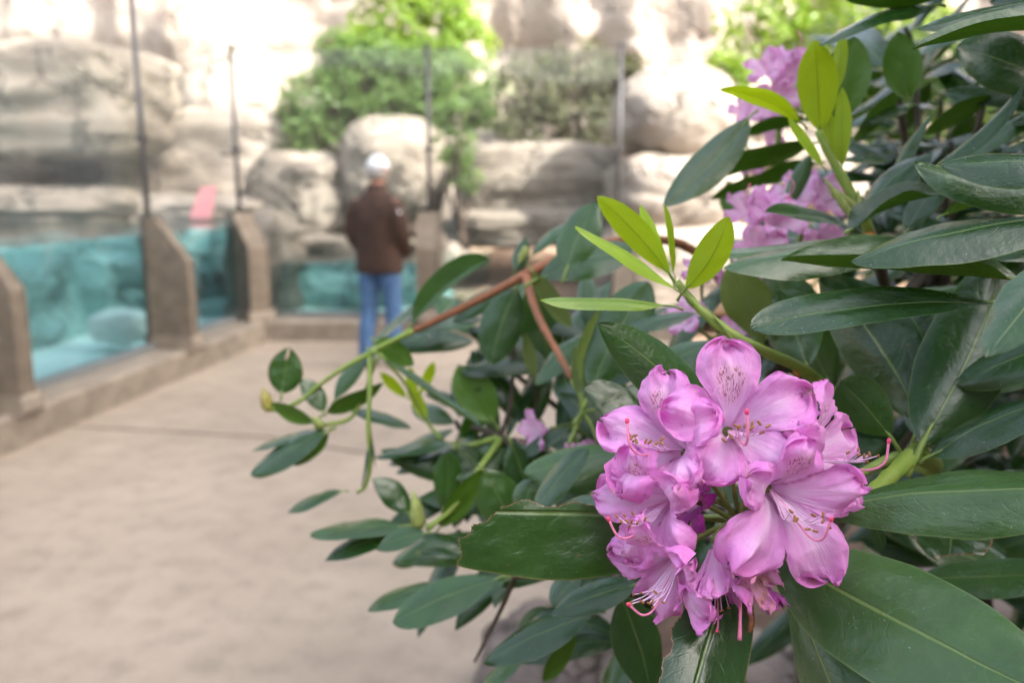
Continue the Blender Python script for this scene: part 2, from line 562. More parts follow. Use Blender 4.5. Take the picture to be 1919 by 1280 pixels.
def wl(s, o, z):
    """point on the left wall: s metres before the corner (negative s = towards camera), o towards courtyard"""
    return W1 + WD * s + WN * o + Vector((0, 0, z))


# path: two cast slabs with an open joint between them
j0, j1, j2, j3 = G(90, 797), G(300, 808), G(500, 820), G(760, 862)
j4 = G(1100, 905); j5 = Vector((3.4, j4.y - .3, 0))
path = obj('path', mesh('path', [(-12, -8, -.03), (6.4, -8, -.03), (6.4, BY + .02, -.03), (-12, BY + .02, -.03)], [(0, 1, 2, 3)]), M['joint'])
tag(path, kind='structure')
jl = [START + (j0 - START) * 0 + Vector((0, 0, 0))]
J = [Vector((W0.x - .25, j0.y + .02, 0)), j0, j1, j2, j3, j4, j5, Vector((6.3, j5.y, 0))]


def slab(poly_xy, name):
    n = len(poly_xy)
    v = [(x, y, -.028) for x, y in poly_xy] + [(x, y, 0) for x, y in poly_xy]
    f = [tuple(range(n, 2 * n))] + [(i, (i + 1) % n, n + (i + 1) % n, n + i) for i in range(n)]
    return obj(name, mesh(name, v, f, False), M['path'], path)


gap = .036
Jd = []
for i in range(len(J) - 1):
    for k in range(6):
        q = J[i].lerp(J[i + 1], k / 6)
        q = q + Vector((0, .012 * noise.noise(Vector((q.x * 3, 1, 2))), 0))
        Jd.append(q)
Jd.append(J[-1])
near = [(START.x - .3, -8), (6.3, -8)] + [(q.x, q.y - gap / 2) for q in reversed(Jd)]
far = [(q.x, q.y + gap / 2) for q in Jd] + [(6.3, BY), (W1.x - .1, BY), (W1.x - .1, BY - .2)]
slab(near, 'slab')
slab(far, 'slab')

# ---- low concrete wall (kerb) under the glass, left run and back run
DEP = .34


def prism_wall(name, a, d, n, length, prof, mat, parent=None, jag=0):
    """profile (offset, z) extruded along d from a"""
    k = len(prof)
    v, f = [], []
    m = max(2, int(length / .4))
    for i in range(m + 1):
        for (o, z) in prof:
            v.append(a + d * (length * i / m) + n * o + Vector((0, 0, z)))
    for i in range(m):
        for j in range(k):
            f.append((i * k + j, i * k + (j + 1) % k, (i + 1) * k + (j + 1) % k, (i + 1) * k + j))
    f.append(tuple(range(k)))
    f.append(tuple(m * k + j for j in reversed(range(k))))
    base = a.copy()
    me = mesh(name, [x - base for x in v], f, False)
    o = obj(name, me, mat, parent, base)
    bv = o.modifiers.new('bevel', 'BEVEL'); bv.width = .012; bv.segments = 2; bv.limit_method = 'ANGLE'
    return o


LW = (W1 - START).length
kerb_prof = [(-DEP - .06, -.04), (0.0, -.04), (0.0, .19), (-.03, .205), (-DEP - .06, .205)]
kw = prism_wall('low_wall', START, WD, WN, LW - .02, kerb_prof, M['concrete'])
tag(kw, 'long low concrete kerb wall under the tall glass of the deep pool', 'wall')
BD = Vector((1, 0, 0)); BN = Vector((0, -1, 0))
BACK0 = Vector((W1.x + .02, BY, 0))
kb = prism_wall('low_wall', BACK0, BD, BN, 4.1, kerb_prof, M['concrete'])
tag(kb, 'low concrete kerb wall behind the man in the brown jacket', 'wall')


def post(a, d, n, thick, label, top=1.26, front=.92, depth=DEP, mat='concrete_dark'):
    prof = [(-depth, .2), (.012, .2), (.012, front), (-depth * .72, top), (-depth, top)]
    base = a.copy()
    e = empty('concrete_post', base)
    v, f = [], []
    k = len(prof)
    for s in (-thick / 2, thick / 2):
        for (o, z) in prof:
            v.append(d * s + n * o + Vector((0, 0, z)))
    for j in range(k):
        f.append((j, (j + 1) % k, k + (j + 1) % k, k + j))
    f.append(tuple(range(k))); f.append(tuple(k + j for j in reversed(range(k))))
    sh = obj('shaft', mesh('shaft', v, f, False), M[mat], e)
    bv = sh.modifiers.new('bevel', 'BEVEL'); bv.width = .015; bv.segments = 2
    mb = MB()
    v, f = [], []
    pr = [(-depth - .01, .19), (.04, .19), (.04, .28), (.012, .31), (-depth - .01, .31)]
    for s in (-thick / 2 - .03, thick / 2 + .03):
        for (o, z) in pr:
            v.append(d * s + n * o + Vector((0, 0, z)))
    k = len(pr)
    for j in range(k):
        f.append((j, (j + 1) % k, k + (j + 1) % k, k + j))
    f.append(tuple(range(k))); f.append(tuple(k + j for j in reversed(range(k))))
    ft = obj('foot', mesh('foot', v, f, False), M['concrete'], e)
    bv = ft.modifiers.new('bevel', 'BEVEL'); bv.width = .012; bv.segments = 2
    tag(e, label, 'post', 'sloping concrete posts between the windows')
    return e


# distances along the left wall (metres back from the corner)
def s_at(px, py):
    return (G(px, py) - W1).dot(WD)


S1 = s_at(48, 832); S2 = s_at(350, 698)
post(wl(S1, 0, 0), WD, WN, .13, 'concrete post between the two widest windows of the deep pool, cut by the frame edge')
post(wl(S2, 0, 0), WD, WN, .12, 'concrete post with sloping top beside the pink board')
cdiag = (WD - Vector((1, 0, 0)) * 0).normalized()
cn = (WN + BN).normalized(); cdv = Vector((-cn.y, cn.x, 0))
post(W1 + Vector((-.05, .02, 0)), cdv, cn, .22, 'corner concrete post where the two glass walls meet', depth=.44, front=.93)
X4 = A(800, 400, BY).x
post(Vector((X4, BY, 0)), BD, BN, .22, 'upright concrete post to the right of the man in the brown jacket')
X5 = A(1165, 400, BY).x
post(Vector((X5 + .05, BY, 0)), BD, BN, .22, 'concrete post beside the big round boulder at the glass end', mat='concrete')

GT = 2.86


def mullion(base, label, top=GT):
    e = empty('steel_mullion', base)
    pts, rr = [(0, 0, .9), (0, 0, top)], .023
    v, f = tube_data(pts, rr, 10)
    obj('bar', mesh('bar', v, f), M['steel'], e)
    mb = MB()
    mb.box(-.035, .035, -.035, .035, 1.86, 1.90)
    mb.box(-.06, .06, -.012, .012, 1.87, 1.89)
    obj('bracket', mb.mesh('bracket', False), M['steel'], e)
    mb = MB(); mb.box(-.03, .03, -.03, .03, top, top + .02)
    obj('cap', mb.mesh('cap', False), M['steel'], e)
    tag(e, label, 'mullion', 'dark steel bars holding the glass')
    return e


GO = -DEP + .03                                     # glass plane offset
mullion(wl(S1, GO, 0), 'dark steel bar rising from the post cut by the frame edge', 3.0)
mullion(wl(S2, GO, 0), 'tall dark steel bar rising above the post by the pink board', 3.0)
CORN = W1 + WN * GO + Vector((0, -GO, 0))
mullion(CORN, 'dark steel bar with bracket rising above the corner post')
mullion(Vector((X4, BY - GO, 0)), 'dark steel bar rising behind the man in the brown jacket')
mullion(Vector((X5, BY - GO, 0)), 'dark steel bar at the end of the glass by the round boulder')


def pane(a, b, label, z0=.24, z1=GT - .02):
    e = empty('glass_panel', (a + b) / 2)
    c = (a + b) / 2
    d = (b - a); L = d.length; d.normalize(); n = Vector((d.y, -d.x, 0))
    h = L / 2 - .03
    t = .009
    v = []
    for o in (-t, t):
        for (s, z) in ((-h, z0), (h, z0), (h, z1), (-h, z1)):
            v.append(d * s + n * o + Vector((0, 0, z)))
    f = [(0, 1, 2, 3), (7, 6, 5, 4), (0, 4, 5, 1), (1, 5, 6, 2), (2, 6, 7, 3), (3, 7, 4, 0)]
    obj('pane', mesh('pane', v[:4], [(0, 1, 2, 3)], False), M['glass'], e)
    mb = MB()
    mt = Matrix(((d.x, n.x, 0, 0), (d.y, n.y, 0, 0), (0, 0, 1, 0), (0, 0, 0, 1)))
    mb.box(-h, h, -.03, .05, .205, .255, mt)
    obj('sill_rail', mb.mesh('sill_rail', False), M['frame'], e)
    for sg in (-1, 1):
        mb = MB(); mb.box(sg * h - .02, sg * h + .02, -.02, .02, .255, 1.2, mt)
        obj('side_rail', mb.mesh('side_rail', False), M['frame'], e)
    tag(e, label, 'glass panel', 'tall glass panels round the pools')
    return e


pane(wl(S1 - 2.2, GO, 0), wl(S1, GO, 0), 'glass panel before the post cut by the frame edge')
pane(wl(S1, GO, 0), wl(S2, GO, 0), 'wide clear glass panel in front of the pale stone under turquoise water')
pane(wl(S2, GO, 0), CORN, 'narrow clear glass panel between the corner post and the pink board post')
pane(CORN, Vector((X4, BY - GO, 0)), 'clear glass panel in front of the man in the brown jacket')
pane(Vector((X4, BY - GO, 0)), Vector((X5, BY - GO, 0)), 'clear glass panel in front of the small tree and earth bank')

# ---- pools
LVL1, LVL2 = 1.13, .75


def tinted_body(name, pts, z0, z1, label=None):
    n = len(pts)
    v = [(p.x, p.y, z0) for p in pts] + [(p.x, p.y, z1) for p in pts]
    f = [tuple(range(n, 2 * n))] + [(i, (i + 1) % n, n + (i + 1) % n, n + i) for i in range(n)]
    o = obj(name, mesh(name, v, f, False), M['water'])
    tag(o, kind='structure')
    return o


off = GO - .02
pA = wl(S1 - 2.6, off, 0); pB = W1 + WN * off + Vector((0, .30, 0))
tinted_body('pool_water', [pA, pB, Vector((pB.x - .5, BY + .9, 0)), Vector((-7.6, BY + 2.4, 0)), Vector((-8.2, pA.y, 0))], .21, LVL1)
qA = Vector((W1.x + .1, BY - off, 0)); qB = Vector((X4 + .05, BY - off, 0))
tinted_body('shallow_pool_water', [qA, qB, Vector((qB.x + .5, BY + 2.2, 0)), Vector((W1.x - .3, BY + 2.4, 0))], .21, LVL2)
# basin floor
fl = []
nx, ny = 40, 40
v, f = [], []
for i in range(nx + 1):
    for j in range(ny + 1):
        x = -9 + 8.6 * i / nx; y = 1.5 + (BY + 2.6 - 1.5) * j / ny
        v.append((x, y, .14 + .10 * noise.fractal(Vector((x * .8, y * .8, 3)), 1, 2, 3) ))
for i in range(nx):
    for j in range(ny):
        a = i * (ny + 1) + j
        q = v[a]
        # keep floor behind the glass only
        c = Vector((q[0], q[1], 0))
        if (c - W1).dot(WN) > -.45 and q[1] < BY + .28: continue
        f.append((a, a + ny + 1, a + ny + 2, a + 1))
pf = obj('pool_floor', mesh('pool_floor', v, f), M['pool'])
tag(pf, kind='structure')


def rock_mesh(dims, seed, sub=5, amp=.16, boxy=2.6, strata=.03, freq=1.6):
    bm = bmesh.new()
    bmesh.ops.create_icosphere(bm, subdivisions=sub, radius=1)
    sd = Vector((seed * 3.7, seed * 1.3, seed * 7.1))
    for vv in bm.verts:
        n_ = vv.co.normalized()
        k = (abs(n_.x) ** boxy + abs(n_.y) ** boxy + abs(n_.z) ** boxy) ** (-1 / boxy)
        q = n_ * freq + sd
        d = 1 + amp * noise.fractal(q, .9, 2.1, 5) + amp * .5 * (abs(noise.noise(q * 1.7)) - .25)
        p = n_ * k * d
        p = Vector((p.x * dims[0], p.y * dims[1], p.z * dims[2]))
        if strata:
            s_ = math.sin(p.z * 14 + 3 * noise.noise(p * .9 + sd)) 
            hn = Vector((n_.x, n_.y, 0))
            p += hn * strata * (1 if s_ > 0 else -1) * min(1, abs(s_) * 3)
        vv.co = p
    me = bpy.data.meshes.new('rock')
    bm.to_mesh(me); bm.free()
    me.polygons.foreach_set('use_smooth', [True] * len(me.polygons))
    return me


def boulder(name, loc, dims, seed, mat, label=None, cat='boulder', rz=0, group=None, **kw):
    o = obj(name, rock_mesh(dims, seed, **kw), M[mat], None, loc, (0, 0, rz))
    if label: tag(o, label, cat, group)
    return o


# submerged rocks and pool walls
for k, (px, py, Y, dx, dy, dz, sd) in enumerate([(150, 470, 9.3, 1.3, .8, .55, 3), (60, 560, 8.6, .9, .7, .55, 4), (270, 530, 9.7, 1.0, .7, .8, 5), (400, 520, 10.0, .9, .6, .8, 6), (-60, 480, 7.5, .8, .9, .8, 9), (430, 590, 9.4, .6, .4, .25, 8)]):
    p = A(px, py, Y); p.z = min(p.z, .98 - dz)
    o = boulder('pool_wall_rock', p, (dx, dy, dz), sd, 'pool_rock', amp=.2)
    tag(o, ['rounded rock hump under water in the middle of the wide window', 'blue green rock shelf under water beside the post cut by the frame edge', 'dark hollowed rock under water behind the pale stone', 'pale rock step under water in the narrow window', 'submerged rock at the near end of the deep pool', 'low pale rock step on the floor in the narrow window'][k], 'rock')
p = A(228, 612, 7.2)
o = boulder('pool_stone', p, (.26, .2, .15), 12, 'pool_stone', 'pale rounded stone lying under water in the wide window', 'stone', amp=.12, strata=0)
for px, Y in ((560, 10.3), (660, 10.5), (750, 10.2)):
    p = A(px, 545, Y); p.z = .22
    o = boulder('pool_wall_rock', p, (.6, .4, .4), px, 'pool_rock', amp=.22)
    tag(o, {560: 'green rock under shallow water beside the corner post', 660: 'green rock under shallow water behind the man', 750: 'green rock under shallow water beside the upright post'}[px], 'rock')

# cliff behind everything
v, f = [], []
nx, nz = 220, 90
for i in range(nx + 1):
    for j in range(nz + 1):
        x = -20 + 34 * i / nx
        z = -.1 + 9.5 * j / nz
        q = Vector((x * .34, z * .12, 1.7))
        y = 14.6 - .75 * noise.fractal(q, .8, 2, 4) - .7 * abs(noise.noise(Vector((x * .55, z * .05, 5))))
        y += .03 * (1 if math.sin(z * 4 + 2 * noise.noise(Vector((x * .3, z * .5, 9)))) > 0 else -1)
        y += .16 * noise.fractal(Vector((x * 1.8, z * .9, 4)), .9, 2, 4)
        y += .05 * z
        y -= 2.6 * max(0, (abs(x + 1) - 9) / 10) ** 1.3
        v.append((x, y, z))
for i in range(nx):
    for j in range(nz):
        a = i * (nz + 1) + j
        f.append((a, a + nz + 1, a + nz + 2, a + 1))
cliff = obj('cliff', mesh('cliff', v, f), M['cliff'])
tag(cliff, kind='structure')

# unseen high rock wall, added on the right to keep the courtyard in shade
v, f = [], []
nx, nz = 90, 70
for i in range(nx + 1):
    for j in range(nz + 1):
        y = -14 + 17.0 * i / nx
        h = 12.0 + 1.0 * noise.noise(Vector((y * .25, 0, 4))) + 5.0 * min(1, max(0, (y + .8) / 1.2))  # raised at the far end so its shadow reaches the left rock
        z = -.1 + h * j / nz
        x = 7.6 + .8 * noise.fractal(Vector((y * .3, z * .2, 8)), .8, 2, 4) + .12 * (1 if math.sin(z * 3.2 + noise.noise(Vector((y * .4, z, 2)))) > 0 else -1)
        v.append((x, y, z))
nb_ = len(v)
for i in range(nx + 1):
    yy = v[i * (nz + 1) + nz]
    v.append((yy[0] + 2.5, yy[1], yy[2] + .1))
for i in range(nx):
    for j in range(nz):
        a = i * (nz + 1) + j
        f.append((a, a + 1, a + nz + 2, a + nz + 1))
    f.append((i * (nz + 1) + nz, nb_ + i, nb_ + i + 1, (i + 1) * (nz + 1) + nz))
# end face
for j in range(nz):
    a = nx * (nz + 1) + j
b0 = len(v)
for j in range(nz + 1):
    q = v[nx * (nz + 1) + j]
    v.append((q[0] + 2.5, q[1] + .4 * noise.noise(Vector((1, 2, q[2]))), q[2]))
for j in range(nz):
    a = nx * (nz + 1) + j
    f.append((a, a + 1, b0 + j + 1, b0 + j))
rc = obj('side_sun_blocker', mesh('side_sun_blocker', v, f), M['cliff'])
tag(rc, kind='structure')

# unseen rock wall added behind the camera to cut frontal sky light
v, f = [], []
nx, nz = 80, 30
for i in range(nx + 1):
    for j in range(nz + 1):
        x = -13 + 22 * i / nx
        h = 4.5 + .8 * noise.noise(Vector((x * .3, 2, 4)))
        z = -.1 + h * j / nz
        y = -4.6 - .7 * noise.fractal(Vector((x * .35, z * .25, 8)), .8, 2, 4) - .18 * z
        v.append((x, y, z))
for i in range(nx):
    for j in range(nz):
        a = i * (nz + 1) + j
        f.append((a, a + 1, a + nz + 2, a + nz + 1))
b0 = len(v)
for i in range(nx + 1):
    q = v[i * (nz + 1) + nz]
    v.append((q[0], q[1] - 3, q[2] + .2))
for i in range(nx):
    f.append((i * (nz + 1) + nz, b0 + i, b0 + i + 1, (i + 1) * (nz + 1) + nz))
rw = obj('rear_sky_blocker', mesh('rear_sky_blocker', v, f), M['cliff'])
tag(rw, kind='structure')

# ---- rocks behind the glass
def at_px(px, py, Y):
    return A(px, py, Y)


def rock_px(name, px, py, Y, wpx, hpx, depth, seed, mat, label, **kw):
    """a rock whose visible width/height at its distance is wpx x hpx"""
    p = A(px, py, Y)
    k = (p - CAM).dot(FW) / F
    return boulder(name, p, (wpx * k / 2, depth / 2, hpx * k / 2), seed, mat, label, **kw)


rock_px('rock_ledge', 90, 195, 11.4, 420, 205, 2.2, 21, 'rock_grey', 'big grey layered rock overhanging the dark slot behind the pool', boxy=6, amp=.09, strata=.03)
rock_px('rock_ledge', 60, 395, 11.2, 460, 90, 2.4, 22, 'rock_grey', 'low grey rock shelf below the dark slot at the edge of the pool', boxy=4, amp=.14, strata=.04)
rock_px('rock_ledge', 170, 325, 13.4, 460, 150, 1.0, 23, 'concrete_dark', 'recessed rock inside the slot under the overhang, coloured dark for the shade there', boxy=4, amp=.1)  # dark material stands in for the shade inside the slot
rock_px('rock_ledge', 370, 405, 11.6, 330, 80, 2.0, 24, 'rock', 'pale flat rock shelf where the pink board leans', boxy=4, amp=.14, strata=.04)
rock_px('rock_ledge', 410, 310, 13.0, 360, 190, 2.4, 25, 'rock', 'pale cracked rock rising behind the pink board', boxy=5, amp=.10, strata=.02)
rock_px('rock_ledge', 580, 375, 11.6, 210, 170, 1.8, 26, 'rock_grey', 'pale sloping rock just left of the man behind the glass', boxy=3.2, amp=.13, strata=.015)
rock_px('rock_ledge', 620, 462, 11.3, 330, 55, 1.6, 27, 'rock_grey', 'flat pale rock rim of the shallow pool behind the man', boxy=4, amp=.12)
rock_px('boulder', 742, 318, 11.3, 200, 195, 1.6, 28, 'rock_grey', 'rounded beige boulder behind the head of the man', boxy=2.6, amp=.09, strata=0)
rock_px('rock_ledge', 1015, 355, 11.2, 300, 165, 1.8, 29, 'rock_grey', 'flat topped grey brown rock ledge below the sparse shrub', boxy=6, amp=.09, strata=.02)
rock_px('rock_ledge', 1010, 425, 10.6, 330, 75, 1.5, 30, 'rock_grey', 'low brown rock slab in front of the flat topped ledge', boxy=4, amp=.12, strata=.015)
rock_px('rock_ledge', 905, 300, 11.8, 150, 100, 1.4, 31, 'rock_grey', 'small grey rock between the beige boulder and the ledge', boxy=3, amp=.18)
rock_px('boulder', 1268, 218, 9.7, 250, 178, 1.5, 32, 'rock', 'large smooth round boulder at the end of the glass', boxy=2.3, amp=.07, strata=0)
rock_px('boulder', 1262, 365, 9.6, 250, 150, 1.6, 33, 'rock', 'pale block of rock carrying the large round boulder', boxy=3.4, amp=.08, strata=0)
rock_px('boulder', 1260, 500, 9.4, 330, 170, 1.6, 34, 'rock', 'lowest pale block of rock under the round boulder', boxy=3.4, amp=.08, strata=0)
rock_px('rock_ledge', 1440, 330, 10.5, 260, 200, 1.6, 35, 'rock', 'brown rock seen through the gap between the rhododendron leaves', boxy=3, amp=.2)
# divider between the pools
boulder('pool_divider', Vector((W1.x - .35, BY + 1.35, .55)), (.32, 1.0, .72), 41, 'rock_grey', 'grey rock divider between the deep and the shallow pool', 'rock', amp=.15)

# earth bank of the dry enclosure
v, f = [], []
nx, ny = 50, 40
for i in range(nx + 1):
    for j in range(ny + 1):
        x = X4 + .15 + 7.5 * i / nx; y = BY + .42 + 6 * j / ny
        z = .25 + .06 * (y - BY) + .22 * noise.fractal(Vector((x * .6, y * .6, 2)), 1, 2, 4)
        v.append((x, y, z))
for i in range(nx):
    for j in range(ny):
        a = i * (ny + 1) + j
        f.append((a, a + ny + 1, a + ny + 2, a + 1))
eb = obj('earth_bank', mesh('earth_bank', v, f), M['earth'])
tag(eb, kind='structure')

# pink board
p = A(381, 380, 10.25)
e = empty('pink_board', p)
v, f = [], []
k = 10.7 / F
pro = [(-24, -27), (14, -28), (22, 30), (-6, 28)]
for o in (0, .02):
    for (a, b) in pro:
        v.append((a * k, o + b * k * .3, b * k))
f = [(0, 1, 2, 3), (7, 6, 5, 4), (0, 4, 5, 1), (1, 5, 6, 2), (2, 6, 7, 3), (3, 7, 4, 0)]
obj('board', mesh('board', v, f, False), M['pink'], e)
mb = MB(); mb.box(-.03, .03, .03, .06, -.19, .10)
obj('prop', mb.mesh('prop', False), M['steel'], e)
tag(e, 'tilted pink board standing on the pale rock shelf behind the pool', 'board')


# ---- shrubs and trees made of many small leaves
def leaf_cloud(blobs, n, size, seed, gap=.42, flat=.5):
    """blobs: (center, radii). Many small leaf quads in clumps; noise keeps gaps."""
    rg = random.Random(seed)
    v, f = [], []
    tot = sum(b[1][0] * b[1][1] * b[1][2] for b in blobs)
    sd = Vector((seed, seed * 2, seed * 3))
    for (c, r) in blobs:
        m = int(n * r[0] * r[1] * r[2] / tot)
        made = 0; tries = 0
        while made < m and tries < m * 12:
            tries += 1
            d = Vector((rg.gauss(0, 1), rg.gauss(0, 1), rg.gauss(0, 1))).normalized()
            rad = rg.random() ** .28
            p = Vector((d.x * r[0], d.y * r[1], d.z * r[2])) * rad
            pw = p + c
            if noise.noise(pw * 3.4 + sd) + .5 * noise.noise(pw * 8 + sd) < gap - .5: continue
            made += 1
            nrm = (d * .8 + Vector((0, 0, .7)) + Vector((rg.uniform(-1, 1), rg.uniform(-1, 1), rg.uniform(-1, 1))) * .9).normalized()
            ax = nrm.orthogonal().normalized()
            ax.rotate(Quaternion(nrm, rg.uniform(0, 6.28)))
            sdv = nrm.cross(ax)
            s = size * rg.uniform(.6, 1.25)
            o = len(v)
            v += [pw - ax * s, pw + sdv * s * .42 - nrm * s * .12, pw + ax * s - nrm * s * .25, pw - sdv * s * .42 - nrm * s * .12]
            f.append((o, o + 1, o + 2)); f.append((o, o + 2, o + 3))
    return v, f


def shrub(name, base, blobs, n, size, seed, mat, label, cat, gap=.42, trunk=.05, nb=7, flat=.5, kind_label=None):
    e = empty(name, base)
    v, f = leaf_cloud([(Vector(c) - base, r) for c, r in blobs], n, size, seed, gap)
    obj('crown', mesh('crown', v, f, False), M[mat], e)
    rg = random.Random(seed + 5)
    mb = MB()
    for i in range(nb):
        c, r = blobs[i % len(blobs)]
        t = Vector(c) - base + Vector((rg.uniform(-.6, .6) * r[0], rg.uniform(-.6, .6) * r[1], rg.uniform(-.2, .7) * r[2]))
        m1 = t * .45 + Vector((rg.uniform(-.1, .1), rg.uniform(-.1, .1), rg.uniform(.0, .12)))
        ps, rs = spline([Vector((rg.uniform(-.04, .04), rg.uniform(-.04, .04), -.05)), m1, t], [trunk, trunk * .6, trunk * .15], 5)
        vv, ff = tube_data(ps, rs, 6)
        mb.add(vv, ff)
    obj('trunk', mb.mesh('trunk'), M['bark'], e)
    tag(e, label, cat)
    return e


def B(px, py, Y, rx, rz, ry):
    p = A(px, py, Y); k = (p - CAM).dot(FW) / F
    return (p, (rx * k, ry, rz * k))


shrub('green_shrub', A(690, 330, 12.3), [B(610, 205, 12.0, 95, 80, .5), B(700, 165, 12.2, 120, 105, .6), B(800, 175, 12.3, 125, 105, .6), B(890, 205, 12.2, 90, 85, .5), B(570, 240, 11.9, 55, 65, .4), B(650, 105, 12.3, 70, 60, .4)], 15000, .055, 51, 'fol_green', 'wide dense green shrub above the beige boulder and the man', 'shrub', .36, .05, 12)
shrub('lime_tree', A(800, 200, 13.2), [B(780, 35, 13.0, 130, 70, .6), B(715, 95, 12.9, 95, 55, .5), B(850, 85, 13.0, 90, 60, .5), B(800, -60, 13.2, 150, 80, .7)], 9500, .06, 52, 'fol_lime', 'bright lime green tree crown lit by sun above the green shrub', 'tree', .38, .06, 8)
shrub('grey_shrub', A(1090, 285, 11.3), [B(1010, 165, 11.3, 85, 75, .45), B(1095, 150, 11.4, 105, 78, .45), B(1090, 225, 11.2, 90, 60, .4), B(985, 225, 11.2, 65, 60, .35), B(1175, 145, 11.5, 55, 55, .35)], 6000, .05, 53, 'fol_grey', 'sparse grey green shrub growing on the flat topped rock ledge', 'shrub', .45, .035, 14)
shrub('small_tree', A(868, 455, 9.9), [B(850, 270, 9.9, 45, 45, .25), B(870, 330, 9.9, 40, 35, .2), B(845, 215, 9.9, 40, 40, .25)], 700, .05, 54, 'fol_green', 'slim dark stemmed little tree rising from the brown earth', 'tree', .46, .035, 5)
shrub('leafy_tree', A(1530, 330, 10.6), [B(1440, 40, 10.3, 110, 60, .5), B(1560, 20, 10.5, 120, 80, .6), B(1380, 110, 10.2, 60, 50, .4), B(1500, 90, 10.4, 80, 55, .4), B(1680, 60, 10.8, 120, 90, .6), B(1480, -70, 10.5, 180, 60, .7)], 5200, .06, 55, 'fol_lime', 'sunlit yellow green tree behind the upper rhododendron leaves', 'tree', .46, .06, 9)
shrub('green_shrub', A(1390, 260, 9.6), [B(1385, 160, 9.4, 50, 55, .3), B(1350, 120, 9.4, 30, 35, .25)], 700, .05, 56, 'fol_lime', 'small pale green shrub beside the large round boulder', 'shrub', .47, .02, 6)
shrub('dark_shrub', A(1690, 420, 5.2), [B(1640, 130, 5.0, 170, 130, .5), B(1780, 220, 5.0, 200, 160, .6), B(1850, 480, 5.0, 220, 220, .6), B(1600, 520, 5.2, 220, 130, .4)], 5200, .05, 57, 'fol_green', 'dense dark green shrub filling the gaps behind the rhododendron', 'shrub', .44, .03, 10)

# ================================================================== PERSON
def loft(rings, n=20):
    v, f = [], []
    for (c, rx, ry) in rings:
        for k in range(n):
            a = 2 * math.pi * k / n
            v.append(Vector(c) + Vector((math.cos(a) * rx, math.sin(a) * ry, 0)))
    for i in range(len(rings) - 1):
        for k in range(n):
            k2 = (k + 1) % n
            f.append((i * n + k, i * n + k2, (i + 1) * n + k2, (i + 1) * n + k))
    f.append(tuple(range(n - 1, -1, -1)))
    e_ = (len(rings) - 1) * n
    f.append(tuple(range(e_, e_ + n)))
    return v, f


def limb(pts, rads, sub=6, n=14):
    ps, rs = spline(pts, rads, sub)
    return tube_data(ps, rs, n)


def ball(c, r, n=16):
    rings = []
    for i in range(n + 1):
        a = -math.pi / 2 + math.pi * i / n
        rings.append(((c[0], c[1], c[2] + r[2] * math.sin(a)), max(1e-4, r[0] * math.cos(a)), max(1e-4, r[1] * math.cos(a))))
    return loft(rings, 20)


def fused(name, mb, mat, parent, voxel, smooth=6):
    o = obj(name, mb.mesh(name), mat, parent)
    rm = o.modifiers.new('remesh', 'REMESH'); rm.mode = 'VOXEL'; rm.voxel_size = voxel; rm.use_smooth_shade = True
    sm = o.modifiers.new('smooth', 'SMOOTH'); sm.iterations = smooth; sm.factor = .5
    return o


pp = G(715, 687)
per = empty('person', pp, R(-20))
tag(per, 'man seen from behind in brown jacket, blue jeans and white cap at the glass', 'person')
body = MB()
body.add(*loft([((0, .01, .84), .15, .10), ((0, .01, .95), .165, .115), ((0, .015, 1.08), .15, .105), ((0, .01, 1.25), .175, .115), ((0, 0, 1.38), .185, .10), ((0, 0, 1.45), .11, .07), ((0, .005, 1.50), .06, .06), ((0, .015, 1.57), .055, .058)]))
body.add(*ball((0, .035, 1.635), (.076, .098, .118)))
body.add(*limb([(0, .12, 1.645), (0, .145, 1.615), (0, .125, 1.60)], [.012, .017, .014], 3, 8))       # nose
body.add(*limb([(-.025, .118, 1.572), (.025, .118, 1.572)], [.012, .012], 3, 8))                      # mouth
for s in (-1, 1):
    body.add(*limb([(s * .076, .02, 1.66), (s * .084, .012, 1.635), (s * .074, .022, 1.605)], [.012, .017, .011], 3, 8))   # ear
    body.add(*limb([(s * .155, 0, 1.40), (s * .20, -.02, 1.26), (s * .218, .01, 1.12), (s * .16, .14, 1.0), (s * .13, .25, .985)], [.055, .05, .042, .036, .028]))
    body.add(*limb([(s * .135, .245, .985), (s * .10, .285, .975), (s * .07, .305, .965)], [.027, .036, .03], 4, 10))     # palm
    for k, (dx, dz, L) in enumerate([(.0, .030, .062), (-.002, .010, .070), (-.002, -.010, .066), (0, -.028, .050)]):
        a = Vector((s * .078, .303, .967 + dz))
        body.add(*limb([a, a + Vector((-s * L * .55, .012, -.006)), a + Vector((-s * L, -.012, -.012))], [.0095, .009, .0075], 3, 8))
    a = Vector((s * .115, .275, 1.005))
    body.add(*limb([a, a + Vector((-s * .025, .012, .022)), a + Vector((-s * .055, .012, .026))], [.012, .0105, .009], 3, 8))  # thumb
    yf = .06 if s > 0 else -.05
    body.add(*limb([(s * .085, .01, .90), (s * .095, .03 + yf * .4, .50), (s * .10, yf * .8 - .01, .28), (s * .105, yf - .02, .07)], [.085, .058, .05, .038]))
    body.add(*limb([(s * .105, yf - .03, .045), (s * .115, yf + .08, .04), (s * .12, yf + .15, .032)], [.038, .038, .028], 4, 10))
fused('body', body, M['skin'], per, .0085, 3)
jk = MB()
jk.add(*loft([((0, .02, .80), .205, .145), ((0, .02, .83), .212, .15), ((0, .015, .95), .205, .15), ((0, .01, 1.10), .205, .15), ((0, 0, 1.25), .215, .15), ((0, -.005, 1.36), .21, .135), ((0, -.005, 1.43), .155, .105), ((0, .0, 1.48), .09, .085), ((0, .01, 1.535), .078, .085)], 28))
for s in (-1, 1):
    jk.add(*limb([(s * .155, -.01, 1.385), (s * .205, -.03, 1.25), (s * .222, .0, 1.10), (s * .185, .10, .985), (s * .12, .17, .95)], [.078, .077, .07, .066, .056]))
